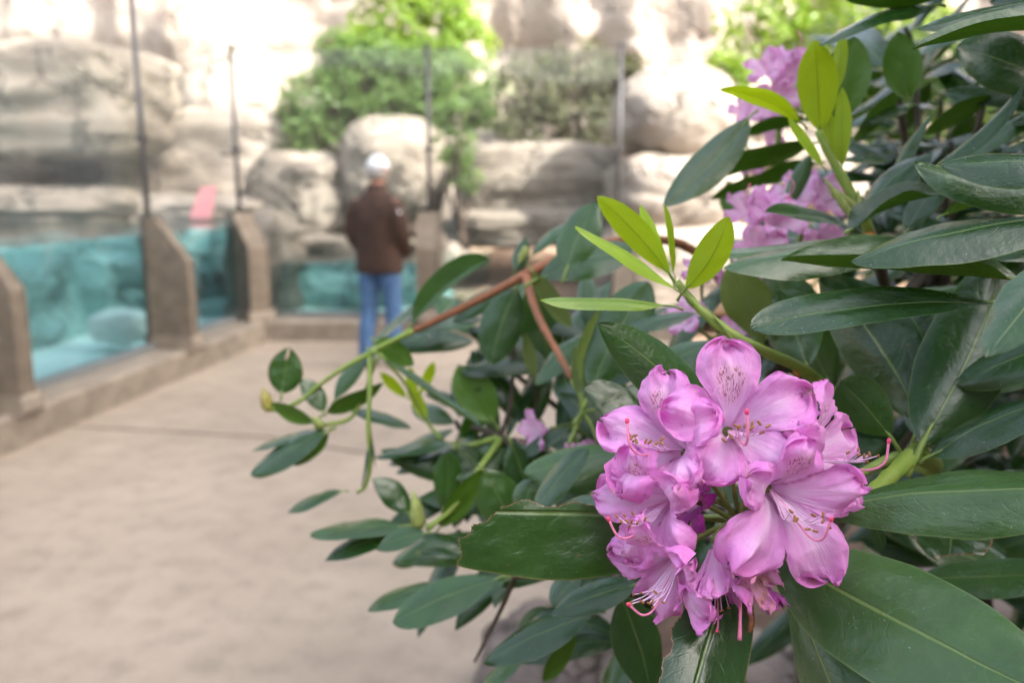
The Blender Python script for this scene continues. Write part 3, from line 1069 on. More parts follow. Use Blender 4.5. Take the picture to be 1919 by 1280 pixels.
fused('jacket', jk, M['jacket'], per, .012, 5)
jn = MB()
jn.add(*loft([((0, .01, .80), .165, .125), ((0, .012, .90), .172, .128), ((0, .012, .97), .165, .122)], 24))
for s in (-1, 1):
    yf = .06 if s > 0 else -.05
    jn.add(*limb([(s * .082, .01, .90), (s * .092, .01 + yf * .2, .74), (s * .10, .03 + yf * .4, .50), (s * .103, yf * .8 - .012, .28), (s * .106, yf - .02, .05)], [.098, .092, .074, .068, .066]))
fused('jeans', jn, M['jeans'], per, .011, 4)
for s in (-1, 1):
    yf = .06 if s > 0 else -.05
    mb = MB(); mb.add(*limb([(s * .105, yf - .075, .05), (s * .11, yf, .052), (s * .117, yf + .10, .045), (s * .122, yf + .18, .035)], [.046, .052, .05, .034], 4, 12))
    so_ = obj('shoe', mb.mesh('shoe'), M['shoe'], per)
mb = MB()
dome = []
for i in range(9):
    a = math.pi / 2 * i / 8
    dome.append(((0, .03, 1.655 + .115 * math.sin(a)), max(.002, .092 * math.cos(a)), max(.002, .112 * math.cos(a))))
mb.add(*loft(dome, 24))
cp = obj('cap', mb.mesh('cap'), M['cap'], per)
mb = MB()
v, f = [], []
for i in range(13):
    a = R(-75 + 150 * i / 12)
    x, y = math.sin(a), math.cos(a)
    for (rr, dz) in ((.098, .0), (.185, -.02)):
        for th in (0, .006):
            v.append(Vector((x * (.088 if rr < .1 else .095), .03 + y * rr * (1 if rr < .1 else max(.3, .35 + .65 * math.cos(a))), 1.662 + dz + th)))
for i in range(12):
    o = i * 4
    f += [(o + 1, o + 3, o + 7, o + 5), (o, o + 4, o + 6, o + 2), (o + 2, o + 6, o + 7, o + 3)]
mb.add(v, f)
obj('brim', mb.mesh('brim'), M['cap'], cp)
mb = MB(); mb.add(*loft([((0, .015, 1.57), .078, .088), ((0, .022, 1.62), .084, .10), ((0, .028, 1.665), .086, .106)], 22))
# back-of-head hair below the cap: keep only the rear half
hv = [Vector((q.x, min(q.y, .05), q.z)) for q in mb.v]
obj('hair', mesh('hair', hv, mb.f), M['hair'], per)
mb = MB(); mb.add(*ball((.225, -.075, 1.30), (.03, .012, .028), 8))
obj('sleeve_patch', mb.mesh('sleeve_patch'), M['patch'], per)

# ================================================================== PLANTING BED
v, f = [], []
nx, ny = 60, 50
BX0, BY0 = -.05, -1.5
for i in range(nx + 1):
    for j in range(ny + 1):
        y = BY0 + 7.5 * j / ny
        x0 = .12 + .10 * math.sin(y * 1.7) + (.0 if y < 2.2 else (y - 2.2) * .68)
        x = x0 + (7.2 - x0) * (i / nx) ** 1.5
        ed = min(1, (x - x0) / .35, (6.0 - y) / .35)
        z = -.02 + .26 * max(0, ed) ** .6 + .06 * noise.fractal(Vector((x * 2, y * 2, 3)), 1, 2, 4) * max(0, ed)
        v.append((x, y, z))
for i in range(nx):
    for j in range(ny):
        a = i * (ny + 1) + j
        f.append((a, a + ny + 1, a + ny + 2, a + 1))
bed = obj('planting_bed', mesh('planting_bed', v, f), M['soil'])
tag(bed, kind='structure')
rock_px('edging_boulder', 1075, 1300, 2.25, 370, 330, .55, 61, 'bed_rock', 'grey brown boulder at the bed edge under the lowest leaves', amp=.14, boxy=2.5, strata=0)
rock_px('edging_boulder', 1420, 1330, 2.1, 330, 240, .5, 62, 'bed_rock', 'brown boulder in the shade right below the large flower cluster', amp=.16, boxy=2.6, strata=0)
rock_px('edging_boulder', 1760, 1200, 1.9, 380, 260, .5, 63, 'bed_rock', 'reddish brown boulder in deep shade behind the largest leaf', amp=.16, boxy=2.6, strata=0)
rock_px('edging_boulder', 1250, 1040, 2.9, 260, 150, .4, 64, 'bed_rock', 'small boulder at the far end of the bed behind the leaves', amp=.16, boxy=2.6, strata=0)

# ================================================================== RHODODENDRON
BASE = Vector((.62, 1.02, .15))
bush = empty('rhododendron_bush', BASE)
tag(bush, 'large rhododendron bush with glossy dark leaves and pink flower clusters in front of the path', 'rhododendron')
LEAF_N = [0]


def leaf_shape(t, young, k=.5):
    if young:
        return (t ** .85) * ((1 - t) ** .75) / 0.345
    e1 = .66 + .14 * (1 - k); e2 = .56 + .34 * k
    tm = e1 / (e1 + e2)
    return (t ** e1) * ((1 - t) ** e2) / ((tm ** e1) * ((1 - tm) ** e2))


def blade_mesh(B_, M_, T_, n_, hw, fold=0., curl=.25, wave=.05, young=False, twist=0., nt_=18, ns=5, seed=0, cut=None, tipdroop=0.):
    """leaf blade through base/mid/tip with top-side normal n_. Returns verts relative to B_, faces, uvs, edge attr"""
    rg = random.Random(seed)
    ctrl = M_ * 2 - (B_ + T_) / 2
    v, uv = [], []
    cols = 2 * ns + 1
    for i in range(nt_ + 1):
        tt = i / nt_
        t = .5 - .5 * math.cos(math.pi * (tt * .97 + .015)) if not cut else tt
        c = B_ * (1 - t) ** 2 + ctrl * 2 * t * (1 - t) + T_ * t * t
        dv = ((ctrl - B_) * (1 - t) + (T_ - ctrl) * t).normalized()
        nn = (n_ - dv * n_.dot(dv)).normalized()
        if twist: nn.rotate(Quaternion(dv, R(twist) * (t - .3)))
        sd = nn.cross(dv)
        wd = hw * max(.012, leaf_shape(min(max(t, .0005), .9995), young, (seed * .618) % 1))
        for j in range(cols):
            s = (j - ns) / ns
            s = math.copysign(abs(s) ** .9, s)
            fa = R(fold) * min(1, abs(s) * 3) * min(1, t * 5 + .25)
            x = s * wd * math.cos(fa)
            z = -abs(s) * wd * math.sin(fa) - curl * abs(s) ** 2.6 * wd * (.7 + .3 * math.sin(seed + t * 3))
            z += wave * hw * abs(s) ** 2 * (math.sin(t * 9 + seed * 1.7 + (0 if s > 0 else 2.1)) + .6 * noise.noise(Vector((t * 5, s, seed))))
            z += .07 * hw * noise.noise(Vector((t * 4.5 + seed, s * 1.6, 3))) + .022 * hw * noise.noise(Vector((t * 13 + seed, s * 4, 7)))
            if abs(s) < .01: z -= hw * .03
            x *= 1 + .03 * noise.noise(Vector((t * 6, s * 2, seed + 9)))
            p = c + sd * x + nn * z
            v.append(p - B_)
            uv.append(((s + 1) / 2, t))
    f = []
    for i in range(nt_):
        for j in range(cols - 1):
            a = i * cols + j
            if cut:
                um = (uv[a][0] + uv[a + 1][0]) - 1
                tm = (uv[a][1] + uv[a + cols][1]) / 2
                if cut(tm, um): continue
            f.append((a, a + cols, a + cols + 1, a + 1))
    return v, f, uv


def add_edge_attr(me):
    cnt = {}
    for p in me.polygons:
        vs_ = list(p.vertices)
        for a, b in zip(vs_, vs_[1:] + vs_[:1]):
            k = (min(a, b), max(a, b)); cnt[k] = cnt.get(k, 0) + 1
    at = me.attributes.new('edge', 'FLOAT', 'POINT')
    val = [0.0] * len(me.vertices)
    for (a, b), c in cnt.items():
        if c == 1:
            for q in (a, b):
                val[q] = 1.0
    at.data.foreach_set('value', val)


def leaf(bx, by, tx, ty, wpx, bd, td=None, side=1, sag=0, kind='leaf', ratio=.36, fold=0, curl=.25, twist=0, cut=None, pet=.13, label=None, tilt=None, wave=.05, nt_=18, ns=5):
    """one hand-placed leaf. side: 1 top seen, normal leaning up; -1 top seen, leaning down; 2 underside seen"""
    td = bd if td is None else td
    LEAF_N[0] += 1
    seed = LEAF_N[0]
    b, t = P(bx, by, bd), P(tx, ty, td)
    ax = (t - b); L = ax.length; axn = ax / L
    mid = (b + t) / 2
    v0 = (CAM - mid).normalized()
    n0 = (v0 - axn * v0.dot(axn)).normalized()
    u = axn.cross(n0)
    if abs(u.z) > .15:
        if u.z < 0: u = -u
    elif u.x < 0:
        u = -u
    dm = (bd + td) / 2
    app = wpx * dm / F
    real = max(ratio * L, app)
    if tilt is None:
        c = min(1, app / real)
        ti = math.acos(c)
        if side == -1: ti = -ti
        if side == 2: ti = math.pi - ti
        if side == 3: ti = math.pi + ti
    else:
        ti = R(tilt)
    n = n0 * math.cos(ti) + u * math.sin(ti)
    iu = (UP - axn * UP.dot(axn))
    iu = iu.normalized() if iu.length > .2 else u
    iu = (iu - v0 * iu.dot(v0)); iu = iu.normalized() if iu.length > .1 else u
    m = mid + iu * (sag * dm / F)
    young = kind == 'young'
    vv, ff, uv = blade_mesh(b, m, t, n, real / 2, fold, curl, wave, young, twist, nt_, ns, seed, cut)
    me = mesh('leaf', vv, ff, True, uv)
    if cut: add_edge_attr(me)
    o = obj('leaf', me, M[kind], bush, b - BASE)
    if label: o['label'] = label
    if pet:
        bk = (m - b).normalized()
        back = -bk * (L * pet) + Vector((0, 0, -L * pet * .15))
        ps, rs = spline([back, back * .5 + n * .001, Vector((0, 0, 0)), bk * L * .10 - n * .0008], [real * .045, real * .038, real * .036, real * .012], 3)
        pv, pf_ = tube_data(ps, rs, 6)
        obj('petiole', mesh('petiole', pv, pf_), M['petiole'], o)
    return o


# ---- near right: whorl under the main flower cluster and the big leaves round it
leaf(1440, 1030, 2030, 1335, 240, .505, .37, 1, -8, ratio=.40, curl=.12, fold=8, wave=.03, nt_=34, ns=8)
leaf(1530, 955, 2090, 925, 150, .505, .44, 1, 22, ratio=.34, fold=22, curl=.25, nt_=30, ns=7, tilt=38)


def bite(t, s):
    """s = 0 at the midrib, 1 at the lower margin"""
    w2 = noise.noise(Vector((t * 26, 5, 2)))
    x, y = t * 705 + 2.5 * noise.noise(Vector((t * 60, s * 12, 3))), s * 118
    if x > 494 + 3 * math.sin(y * .12): return True
    for (cx, cy, r) in ((474, -14, 40), (500, 8, 34), (497, 36, 20), (445, -6, 14), (501, 88, 11)):
        if (x - cx) ** 2 + (y - cy) ** 2 < r * r: return True
    top = -.10 - .13 * max(0, noise.noise(Vector((t * 14, 3, 2))) + .25) if .33 < t < .60 else -.025 - .03 * w2
    return s < top


leaf(1345, 972, 640, 958, 240, .515, .47, 1, 4, ratio=.345, fold=4, curl=.06, cut=bite, nt_=230, ns=56, tilt=-4, wave=.015, label='chewed leaf with a ragged brown edge and missing tip')


def brown_side(t, s):
    return s < -.70 + .22 * noise.noise(Vector((t * 12, 2, 2))) and t > .25


leaf(1378, 1030, 1255, 1450, 190, .485, .41, 1, 0, ratio=.40, fold=8, cut=brown_side, nt_=100, ns=30, tilt=-14)
leaf(1478, 1090, 1640, 1500, 190, .54, .47, 1, 0, ratio=.42, fold=14, tilt=-35)
leaf(1345, 815, 1120, 606, 98, .52, .505, 1, 16, ratio=.34, fold=6, nt_=26, ns=6, tilt=18)
leaf(1790, 925, 1778, 1062, 135, .57, .56, 1, 0, ratio=.8, fold=-6, cut=lambda t, s: t > .86 - .1 * s, nt_=40, ns=10, pet=0)
# node to the right of the cluster
leaf(1728, 832, 1905, 430, 140, .565, .585, 1, -14, ratio=.36, fold=6, tilt=-12, nt_=26, ns=6)
leaf(1722, 790, 1535, 520, 150, .585, .64, 1, 18, ratio=.40, fold=10, tilt=-16, nt_=26, ns=6)
leaf(1668, 818, 1575, 715, 95, .58, .57, 1, 4, ratio=.62, fold=6, tilt=10, pet=.4)
leaf(1742, 856, 2020, 735, 80, .555, .50, 1, 16, ratio=.36, fold=14, tilt=46, pet=.08)
leaf(1715, 815, 1770, 640, 85, .64, .68, 1, 0, ratio=.42, tilt=20)
# long leaves pointing left, one above another
leaf(1866, 566, 1406, 614, 66, .51, .515, 1, 18, ratio=.26, fold=-6, curl=.05, nt_=28, ns=6, tilt=58, twist=-25)
leaf(1910, 522, 1464, 488, 84, .535, .54, 1, -2, ratio=.30, fold=-48, curl=-.1, nt_=28, ns=7, tilt=66)
leaf(2060, 405, 1595, 490, 100, .47, .50, 1, 22, ratio=.32, fold=16, curl=.25, nt_=30, ns=7, tilt=54)
leaf(2080, 455, 1848, 672, 150, .37, .355, 1, 22, ratio=.46, fold=8, curl=.15, nt_=26, ns=6, tilt=40)
leaf(2090, 360, 1714, 305, 96, .48, .52, 1, -14, ratio=.36, fold=14, tilt=55, nt_=24, ns=6)
leaf(2120, 330, 1762, 308, 92, .45, .49, 1, 16, ratio=.34, fold=12, tilt=52, nt_=24, ns=6)
leaf(1592, 432, 1764, 364, 62, .63, .62, 1, 12, ratio=.46, fold=-42, curl=-.1, tilt=62, wave=.14, pet=.06)
leaf(1598, 430, 1748, 284, 78, .69, .68, 1, 18, ratio=.42, fold=8, tilt=48)
leaf(1668, 335, 1748, 212, 36, .72, .70, 1, 8, ratio=.32, fold=20, tilt=55)
leaf(1752, 312, 1916, 160, 34, .62, .60, 1, -8, ratio=.30, fold=20, tilt=60)
leaf(1790, 310, 1940, 205, 48, .72, .70, 1, 0, ratio=.34, tilt=52)
leaf(2050, 50, 1710, 91, 62, .50, .52, 1, 12, ratio=.28, fold=-40, curl=-.1, tilt=78, nt_=26, ns=6)
leaf(2040, -5, 1720, 54, 44, .53, .54, 1, 14, ratio=.28, fold=10, tilt=66, nt_=24)
leaf(2010, 175, 1792, 88, 120, .60, .62, 1, 10, ratio=.46, tilt=30, fold=-8)
leaf(1702, 184, 1682, 58, 70, .76, .75, 2, 0, ratio=.55, tilt=170)
leaf(1745, 10, 1535, 84, 32, .67, .65, 1, 18, ratio=.30, tilt=62, twist=40, fold=10)
leaf(1770, -12, 1585, -2, 44, .66, .66, 2, 0, ratio=.32, tilt=125)
leaf(1570, 225, 1602, 68, 88, .76, .74, 2, 0, ratio=.52, tilt=175)
# young shoot behind, top right
for a in [(1537, 246, 1528, 74, 78, .69, .66, 2, 0, .46, 180), (1500, 230, 1350, 168, 40, .67, .64, 2, 14, .30, 128), (1566, 175, 1579, 60, 30, .70, .69, 2, 0, .30, 150), (1578, 312, 1578, 163, 30, .68, .67, 2, 0, .26, 150), (1566, 312, 1550, 206, 30, .69, .69, 2, 0, .32, 160), (1542, 312, 1476, 222, 24, .67, .66, 1, 0, .28, 50)]:
    leaf(*a[:8], a[8], kind='young', ratio=a[9], tilt=a[10], fold=-10, curl=.06, pet=.10)
# young shoot nearer, left of it
for a in [(1254, 512, 1119, 368, 46, .57, .55, 2, 6, .28, 170, -10), (1270, 545, 1078, 424, 24, .55, .53, 1, 8, .22, 60, 20), (1245, 572, 1012, 563, 30, .54, .52, 1, 6, .22, 58, 20), (1256, 518, 1200, 383, 32, .58, .58, 1, 0, .28, 45, 10), (1262, 510, 1245, 382, 20, .585, .58, 2, 0, .24, 120, -20), (1284, 542, 1364, 405, 62, .55, .53, 2, -12, .44, 166, -16)]:
    leaf(*a[:8], a[8], kind='young', ratio=a[9], tilt=a[10], fold=a[11], curl=.08, pet=.16, nt_=22)
# leaves below the second cluster
leaf(1640, 452, 1338, 478, 22, .63, .60, 1, 4, ratio=.26, tilt=70)
leaf(1720, 455, 1356, 502, 42, .585, .57, 1, 14, ratio=.30, fold=14, tilt=58, nt_=22)
leaf(1372, 490, 1432, 640, 80, .70, .72, 2, 0, 'olive', ratio=.52, tilt=170, wave=.15)
leaf(1560, 730, 1440, 490, 110, .74, .76, 1, 0, ratio=.42, tilt=-20)
leaf(1514, 690, 1462, 545, 110, .70, .72, 1, 0, ratio=.62, tilt=-16, pet=.3)
leaf(1402, 222, 1243, 388, 52, .80, .74, 1, -8, ratio=.26, tilt=20, fold=-4)
leaf(1468, 395, 1518, 290, 34, .86, .84, 1, 0, ratio=.32, tilt=20)
leaf(1408, 445, 1474, 378, 32, .92, .90, 1, 0, ratio=.36, tilt=30)
leaf(1596, 428, 1434, 398, 24, .70, .66, 1, 10, ratio=.30, tilt=64, fold=-20)
for a in [(1525, 268, 1335, 322, 30, .92), (1505, 222, 1385, 252, 34, .92), (1530, 305, 1390, 348, 26, .95), (1366, 405, 1364, 338, 44, 1.05), (1440, 330, 1330, 372, 26, 1.0)]:
    leaf(*a, None, 2, 6, ratio=.36, tilt=125 if a[4] < 40 else 170)
for a in [(1578, 300, 1670, 300, 22, .76, 60), (1706, 198, 1588, 240, 32, .82, 60), (1600, 262, 1694, 172, 36, .82, 130), (1728, 252, 1856, 184, 38, .76, 128), (1700, 432, 1768, 338, 62, .64, 40), (1768, 402, 1866, 356, 38, .60, 125), (1985, 468, 1838, 488, 42, .57, 62), (1800, 560, 1676, 655, 44, .69, 40), (1900, 640, 1760, 690, 60, .72, 40), (2000, 640, 1840, 740, 90, .66, 35), (1840, 540, 1640, 590, 60, .66, 50), (1610, 470, 1500, 520, 40, .70, 50), (1880, 590, 1700, 560, 50, .70, 60)]:
    leaf(*a[:6], None, 1, 6, ratio=.38, tilt=a[6])
# right bottom, deep shade
leaf(1716, 1085, 2000, 1075, 76, .64, .60, 1, 0, ratio=.34, tilt=30)
leaf(1640, 985, 1656, 1034, 26, .62, .62, 1, 0, ratio=.5, tilt=20)
leaf(1700, 1000, 1940, 1090, 90, .74, .74, 1, 0, ratio=.40, tilt=40)

# ---- arching brown branch and its leaves
for a in [(1010, 522, 1185, 468, 70, .86, 1, 10, 40), (1062, 505, 1122, 378, 84, .80, 1, 8, 25), (998, 478, 1078, 418, 36, .92, 1, 10, 55), (965, 507, 986, 443, 34, .92, 1, 0, 30), (968, 540, 920, 686, 82, .90, 1, 6, 8), (950, 530, 848, 602, 42, .97, 1, 0, 45), (905, 598, 772, 622, 20, .97, 1, 4, 65), (1002, 520, 1032, 692, 72, .98, 1, 0, 20)]:
    leaf(*a[:6], None, a[6], a[7], tilt=a[8], ratio=.50 if a[4] > 65 else .40, pet=.16)
leaf(768, 614, 918, 487, 46, .96, .93, 1, 10, ratio=.38, tilt=48, fold=-34, curl=-.1)
leaf(688, 662, 830, 560, 24, 1.0, .98, 1, 12, ratio=.32, tilt=70, fold=-20)
leaf(998, 508, 1070, 612, 28, .86, None, 2, 0, 'olive', ratio=.34, tilt=150)
leaf(1002, 705, 984, 624, 26, .92, None, 2, 0, 'olive', ratio=.36, tilt=150)
leaf(860, 560, 800, 640, 24, 1.02, None, 1, 0, ratio=.36, tilt=50)
# hanging twig leaves
for a in [(1106, 735, 1216, 528, 105, .76, 12, 'leaf'), (1102, 728, 1132, 574, 36, .77, 150, 'olive'), (1086, 748, 1078, 648, 36, .79, 150, 'olive'), (1305, 588, 1172, 622, 30, .73, 55, 'leaf'), (1345, 640, 1188, 722, 56, .67, 40, 'leaf'), (1212, 792, 1093, 728, 72, .63, 25, 'leaf'), (1245, 765, 1168, 735, 62, .66, 25, 'leaf'), (1112, 624, 1003, 722, 36, .87, 45, 'leaf'), (1180, 848, 982, 888, 62, .73, 40, 'leaf'), (1064, 804, 972, 862, 30, .87, 50, 'leaf'), (998, 968, 1102, 842, 40, .68, 40, 'leaf'), (1190, 938, 1005, 972, 34, .61, 55, 'leaf'), (1180, 600, 1100, 560, 34, .80, 50, 'leaf')]:
    leaf(*a[:6], None, 1, 8, a[7], ratio=.40, tilt=a[6])
# dense middle cluster
for a in [(905, 882, 955, 992, 86, .76, 10), (1002, 900, 984, 978, 62, .73, 20), (958, 832, 988, 955, 72, .86, 25), (830, 958, 836, 848, 56, .91, 15), (858, 838, 908, 905, 52, .92, 20), (870, 770, 798, 738, 28, 1.08, 40), (845, 830, 703, 859, 20, .98, 62), (852, 845, 728, 872, 14, 1.0, 66), (855, 850, 742, 887, 18, 1.0, 60), (765, 962, 698, 898, 50, .90, 15), (762, 986, 581, 1004, 20, .86, 60), (736, 1004, 608, 1052, 28, .86, 45), (796, 1000, 706, 1032, 46, .81, 35), (782, 1004, 872, 1026, 27, .84, 55), (788, 1036, 862, 1046, 28, .82, 55), (818, 1096, 688, 1146, 26, .82, 52), (938, 1083, 736, 1168, 60, .76, 34), (948, 1088, 836, 1152, 38, .79, 50), (1092, 1078, 1036, 1138, 60, .67, 25), (1192, 1096, 1028, 1156, 58, .60, 34), (1108, 1152, 906, 1244, 58, .70, 42), (985, 1230, 895, 1305, 38, .76, 45), (1164, 1120, 1222, 1310, 92, .63, 20), (1022, 1138, 972, 1180, 22, .8, 50), (940, 870, 880, 960, 40, .95, 40), (900, 900, 850, 990, 36, 1.0, 35), (640, 922, 540, 961, 16, .92, 58)]:
    leaf(*a[:6], None, 1, 7, ratio=.40 if a[4] < 70 else .5, tilt=a[6])
for a in [(825, 988, 902, 878, 38, .86, 140, 'leaf'), (926, 790, 858, 686, 76, .95, 172, 'leaf'), (865, 828, 902, 772, 42, 1.0, 160, 'leaf'), (704, 638, 776, 684, 48, .97, 165, 'leaf'), (1078, 1188, 1018, 1278, 24, .76, 140, 'leaf'), (612, 774, 718, 718, 26, .96, 130, 'leaf'), (588, 792, 508, 756, 27, .94, 140, 'leaf'), (616, 812, 549, 872, 26, .95, 140, 'leaf')]:
    leaf(*a[:6], None, 2, 0, a[7], ratio=.42 if a[4] < 60 else .60, tilt=a[6])
# left end of the branch
leaf(528, 738, 541, 650, 66, .96, None, 1, 0, ratio=.74, tilt=12, cut=lambda t, s: t > .72 and abs(s - .05 + (t - .72) * .4) < (t - .72) * 1.1, nt_=30, ns=10)
for a in [(606, 772, 563, 713, 40, .95, 15), (627, 750, 682, 678, 30, .97, 35), (658, 770, 770, 802, 24, .98, 60), (612, 808, 470, 891, 26, .94, 45), (592, 806, 473, 846, 10, .96, 72)]:
    leaf(*a[:6], None, 1, 6, ratio=.42, tilt=a[6])
leaf(710, 666, 906, 804, 16, .91, .88, 1, -3, ratio=.22, tilt=76, fold=-30)
for a in [(776, 758, 769, 688, 24, .99), (762, 745, 713, 698, 24, .99), (788, 738, 813, 678, 10, 1.0), (800, 790, 770, 720, 16, 1.02)]:
    leaf(*a, None, 2, 0, 'young', ratio=.36, tilt=155, pet=.1)
leaf(694, 808, 677, 922, 12, .93, None, 1, 0, ratio=.20, tilt=72)
leaf(696, 806, 704, 880, 8, .93, None, 1, 0, ratio=.18, tilt=75)


# ---- interior leaves: whorls on the inner twigs (alike blades share their mesh)
def blade_proto(seed, L=.11, ratio=.38):
    B0 = Vector((0, 0, 0)); T0 = Vector((0, L, -.12 * L)); M0 = Vector((0, L * .5, .03 * L))
    vv, ff, uv = blade_mesh(B0, M0, T0, Vector((0, 0, 1)), L * ratio / 2, 6, .25, .07, False, 0, 12, 3, seed)
    me = mesh('leaf', vv, ff, True, uv)
    me.materials.append(M['leaf'])
    return me


protos = [blade_proto(200 + k, .100 + .012 * k, .35 - .02 * k) for k in range(4)]
fr = random.Random(11)
inner_twigs = []


def whorl(c, axis, n, spread=(55, 85), s=1.0):
    axis = axis.normalized()
    a0 = axis.orthogonal().normalized()
    ph = fr.uniform(0, 6.28)
    for k in range(n):
        d = a0.copy(); d.rotate(Quaternion(axis, ph + k * 2.4 + fr.uniform(-.2, .2)))
        sp = R(fr.uniform(*spread))
        dirv = (axis * math.cos(sp) + d * math.sin(sp)).normalized()
        nrm = (axis * math.sin(sp) - d * math.cos(sp)).normalized()
        nrm = (nrm - dirv * nrm.dot(dirv)).normalized()
        x = dirv.cross(nrm)
        sc_ = s * fr.uniform(.8, 1.15)
        m = Matrix((x, dirv, nrm)).transposed().to_4x4()
        o = bpy.data.objects.new('leaf', fr.choice(protos))
        COL.objects.link(o); o.parent = bush
        o.matrix_local = Matrix.Translation(c + dirv * .012 - BASE) @ m @ Matrix.Scale(sc_, 4)


spots = []
for (x0, x1, y0, y1, d0, d1, n) in [(1500, 1950, 430, 760, .78, 1.15, 8), (1600, 1950, 40, 420, .85, 1.2, 7), (1300, 1560, 640, 1000, .75, 1.0, 4), (1560, 1950, 760, 1150, .78, 1.1, 5), (1180, 1420, 1000, 1180, .72, .9, 2)]:
    for k in range(n):
        spots.append(P(fr.uniform(x0, x1), fr.uniform(y0, y1), fr.uniform(d0, d1)))
for c in spots:
    ax = (c - (BASE + Vector((.25, .2, .65)))).normalized() + Vector((0, 0, .45)) + Vector((fr.uniform(-.3, .3), fr.uniform(-.3, .3), 0))
    whorl(c, ax, 2)
    inner_twigs.append((c, ax.normalized()))


for (px, py, d) in [(940, 840, .97), (1000, 815, .97), (1050, 690, .97), (1085, 900, .92), (1150, 1010, .82), (980, 1010, .94), (1120, 640, .97), (1195, 880, .85), (1230, 700, .85), (885, 905, 1.0), (865, 800, 1.06), (905, 640, 1.05), (1180, 1200, .80), (870, 1000, 1.0), (1005, 955, .96)]:
    c = P(px, py, d)
    ax = (RT * fr.uniform(-.7, .1) + UP * fr.uniform(.2, .7) - FW * fr.uniform(.2, .7)).normalized()
    whorl(c, ax, 5, (50, 80), .86)
    inner_twigs.append((c, ax))
# the crown goes on behind, above and to the right: too many to pick apart
sv, sf, su = [], [], []
for k in range(165):
    q = fr.random()
    if k >= 95:
        c = P(fr.uniform(1480, 2000), fr.uniform(430, 1130), fr.uniform(.95, 1.5))
        if k > 145: c = P(fr.uniform(1620, 2000), fr.uniform(100, 430), fr.uniform(1.0, 1.5))
    elif q < .45:
        c = P(fr.uniform(1720, 2500), fr.uniform(-520, -70), fr.uniform(.55, 1.3))
    else:
        c = P(fr.uniform(2060, 2900), fr.uniform(-100, 1200), fr.uniform(.5, 1.3))
    if (c - CAM).length < .42: continue
    ax = ((c - (BASE + Vector((.25, .2, .65)))).normalized() + Vector((fr.uniform(-.4, .4), fr.uniform(-.4, .4), .4))).normalized()
    a0 = ax.orthogonal().normalized(); ph = fr.uniform(0, 6.28)
    for j in range(6):
        d = a0.copy(); d.rotate(Quaternion(ax, ph + j * 2.4))
        sp = R(fr.uniform(55, 90))
        dirv = (ax * math.cos(sp) + d * math.sin(sp)).normalized()
        nrm = (ax * math.sin(sp) - d * math.cos(sp)); nrm = (nrm - dirv * nrm.dot(dirv)).normalized()
        m = Matrix((dirv.cross(nrm), dirv, nrm)).transposed()
        me = protos[j % 4]
        o_ = len(sv)
        uvl = me.uv_layers[0].data
        ut = [None] * len(me.vertices)
        for lp in me.loops: ut[lp.vertex_index] = tuple(uvl[lp.index].uv)
        for vx in me.vertices: sv.append(c - BASE + dirv * .012 + m @ vx.co)
        su += ut
        sf += [tuple(i + o_ for i in p.vertices) for p in me.polygons]
fo = obj('foliage', mesh('foliage', sv, sf, True, su), M['leaf'], bush)
fo['kind'] = 'stuff'


# ---- branches
def branch(pts, rads, mat, name='branch', sub=6, n=8, knot=.22):
    ps, rs = spline(pts, rads, sub)
    rs = [r * (1 + knot * noise.noise(Vector((i * .6, r * 1000, 4)))) for i, r in enumerate(rs)]
    b = ps[0]
    v, f = tube_data([p - b for p in ps], rs, n)
    return obj(name, mesh(name, v, f), M[mat], bush, b - BASE)


# main stems from the soil
H1 = P(1640, 900, .95); H2 = P(1440, 640, 1.0); H3 = P(1760, 480, 1.0); H4 = P(1290, 900, 1.0)
G0 = BASE + Vector((0, 0, -.06))
branch([G0, BASE.lerp(H1, .5) + Vector((.05, 0, 0)), H1], [.022, .017, .012], 'stem_dark', 'stem')
branch([G0 + Vector((-.03, .02, 0)), BASE.lerp(H2, .5) + Vector((-.04, .05, 0)), H2], [.022, .016, .010], 'stem_dark', 'stem')
branch([G0 + Vector((.04, .02, 0)), BASE.lerp(H3, .5) + Vector((.08, .03, 0)), H3], [.022, .016, .010], 'stem_dark', 'stem')
branch([G0 + Vector((-.04, -.02, 0)), BASE.lerp(H4, .5) + Vector((-.06, 0, 0)), H4], [.018, .013, .008], 'stem_dark', 'stem')
for c, ax in inner_twigs:
    h = min((H1, H2, H3, H4), key=lambda q: (q - c).length)
    branch([h, h.lerp(c, .5) + Vector((0, 0, -.02)), c - ax * .02, c + ax * .012], [.006, .0045, .0035, .003], 'stem_dark', 'twig', 4, 6)
# arching brown branch
branch([H2, P(1300, 470, 1.0), P(1160, 452, .93), P(1047, 486, .90), P(985, 515, .895)], [.009, .006, .0055, .0052, .0058], 'stem_brown')
branch([P(985, 515, .895), P(930, 545, .91), P(850, 585, .93), P(775, 620, .95)], [.0052, .0048, .0042, .0036], 'stem_brown')
branch([P(775, 620, .95), P(730, 642, .95), P(690, 664, .955), P(640, 692, .95), P(598, 722, .95), P(558, 754, .945), P(515, 768, .945), P(497, 760, .945)], [.0036, .0036, .0034, .0026, .0024, .0024, .0026, .0032], 'stem_green')
branch([P(986, 516, .895), P(993, 548, .87), P(1012, 600, .84), P(1042, 655, .82), P(1074, 712, .80)], [.0050, .0046, .0042, .0036, .003], 'stem_brown')
branch([P(1074, 712, .80), P(1084, 732, .795), P(1094, 748, .79), P(1092, 775, .79)], [.0032, .0030, .0036, .0028], 'stem_green')
for q in [(1065, 835), (1122, 832), (1075, 795), (1140, 775)]:
    branch([P(1092, 772, .79), P((1092 + q[0]) / 2 + 2, (772 + q[1]) / 2 - 4, .785), P(*q, .78)], [.0024, .002, .0018], 'petiole', 'twig', 4, 6)
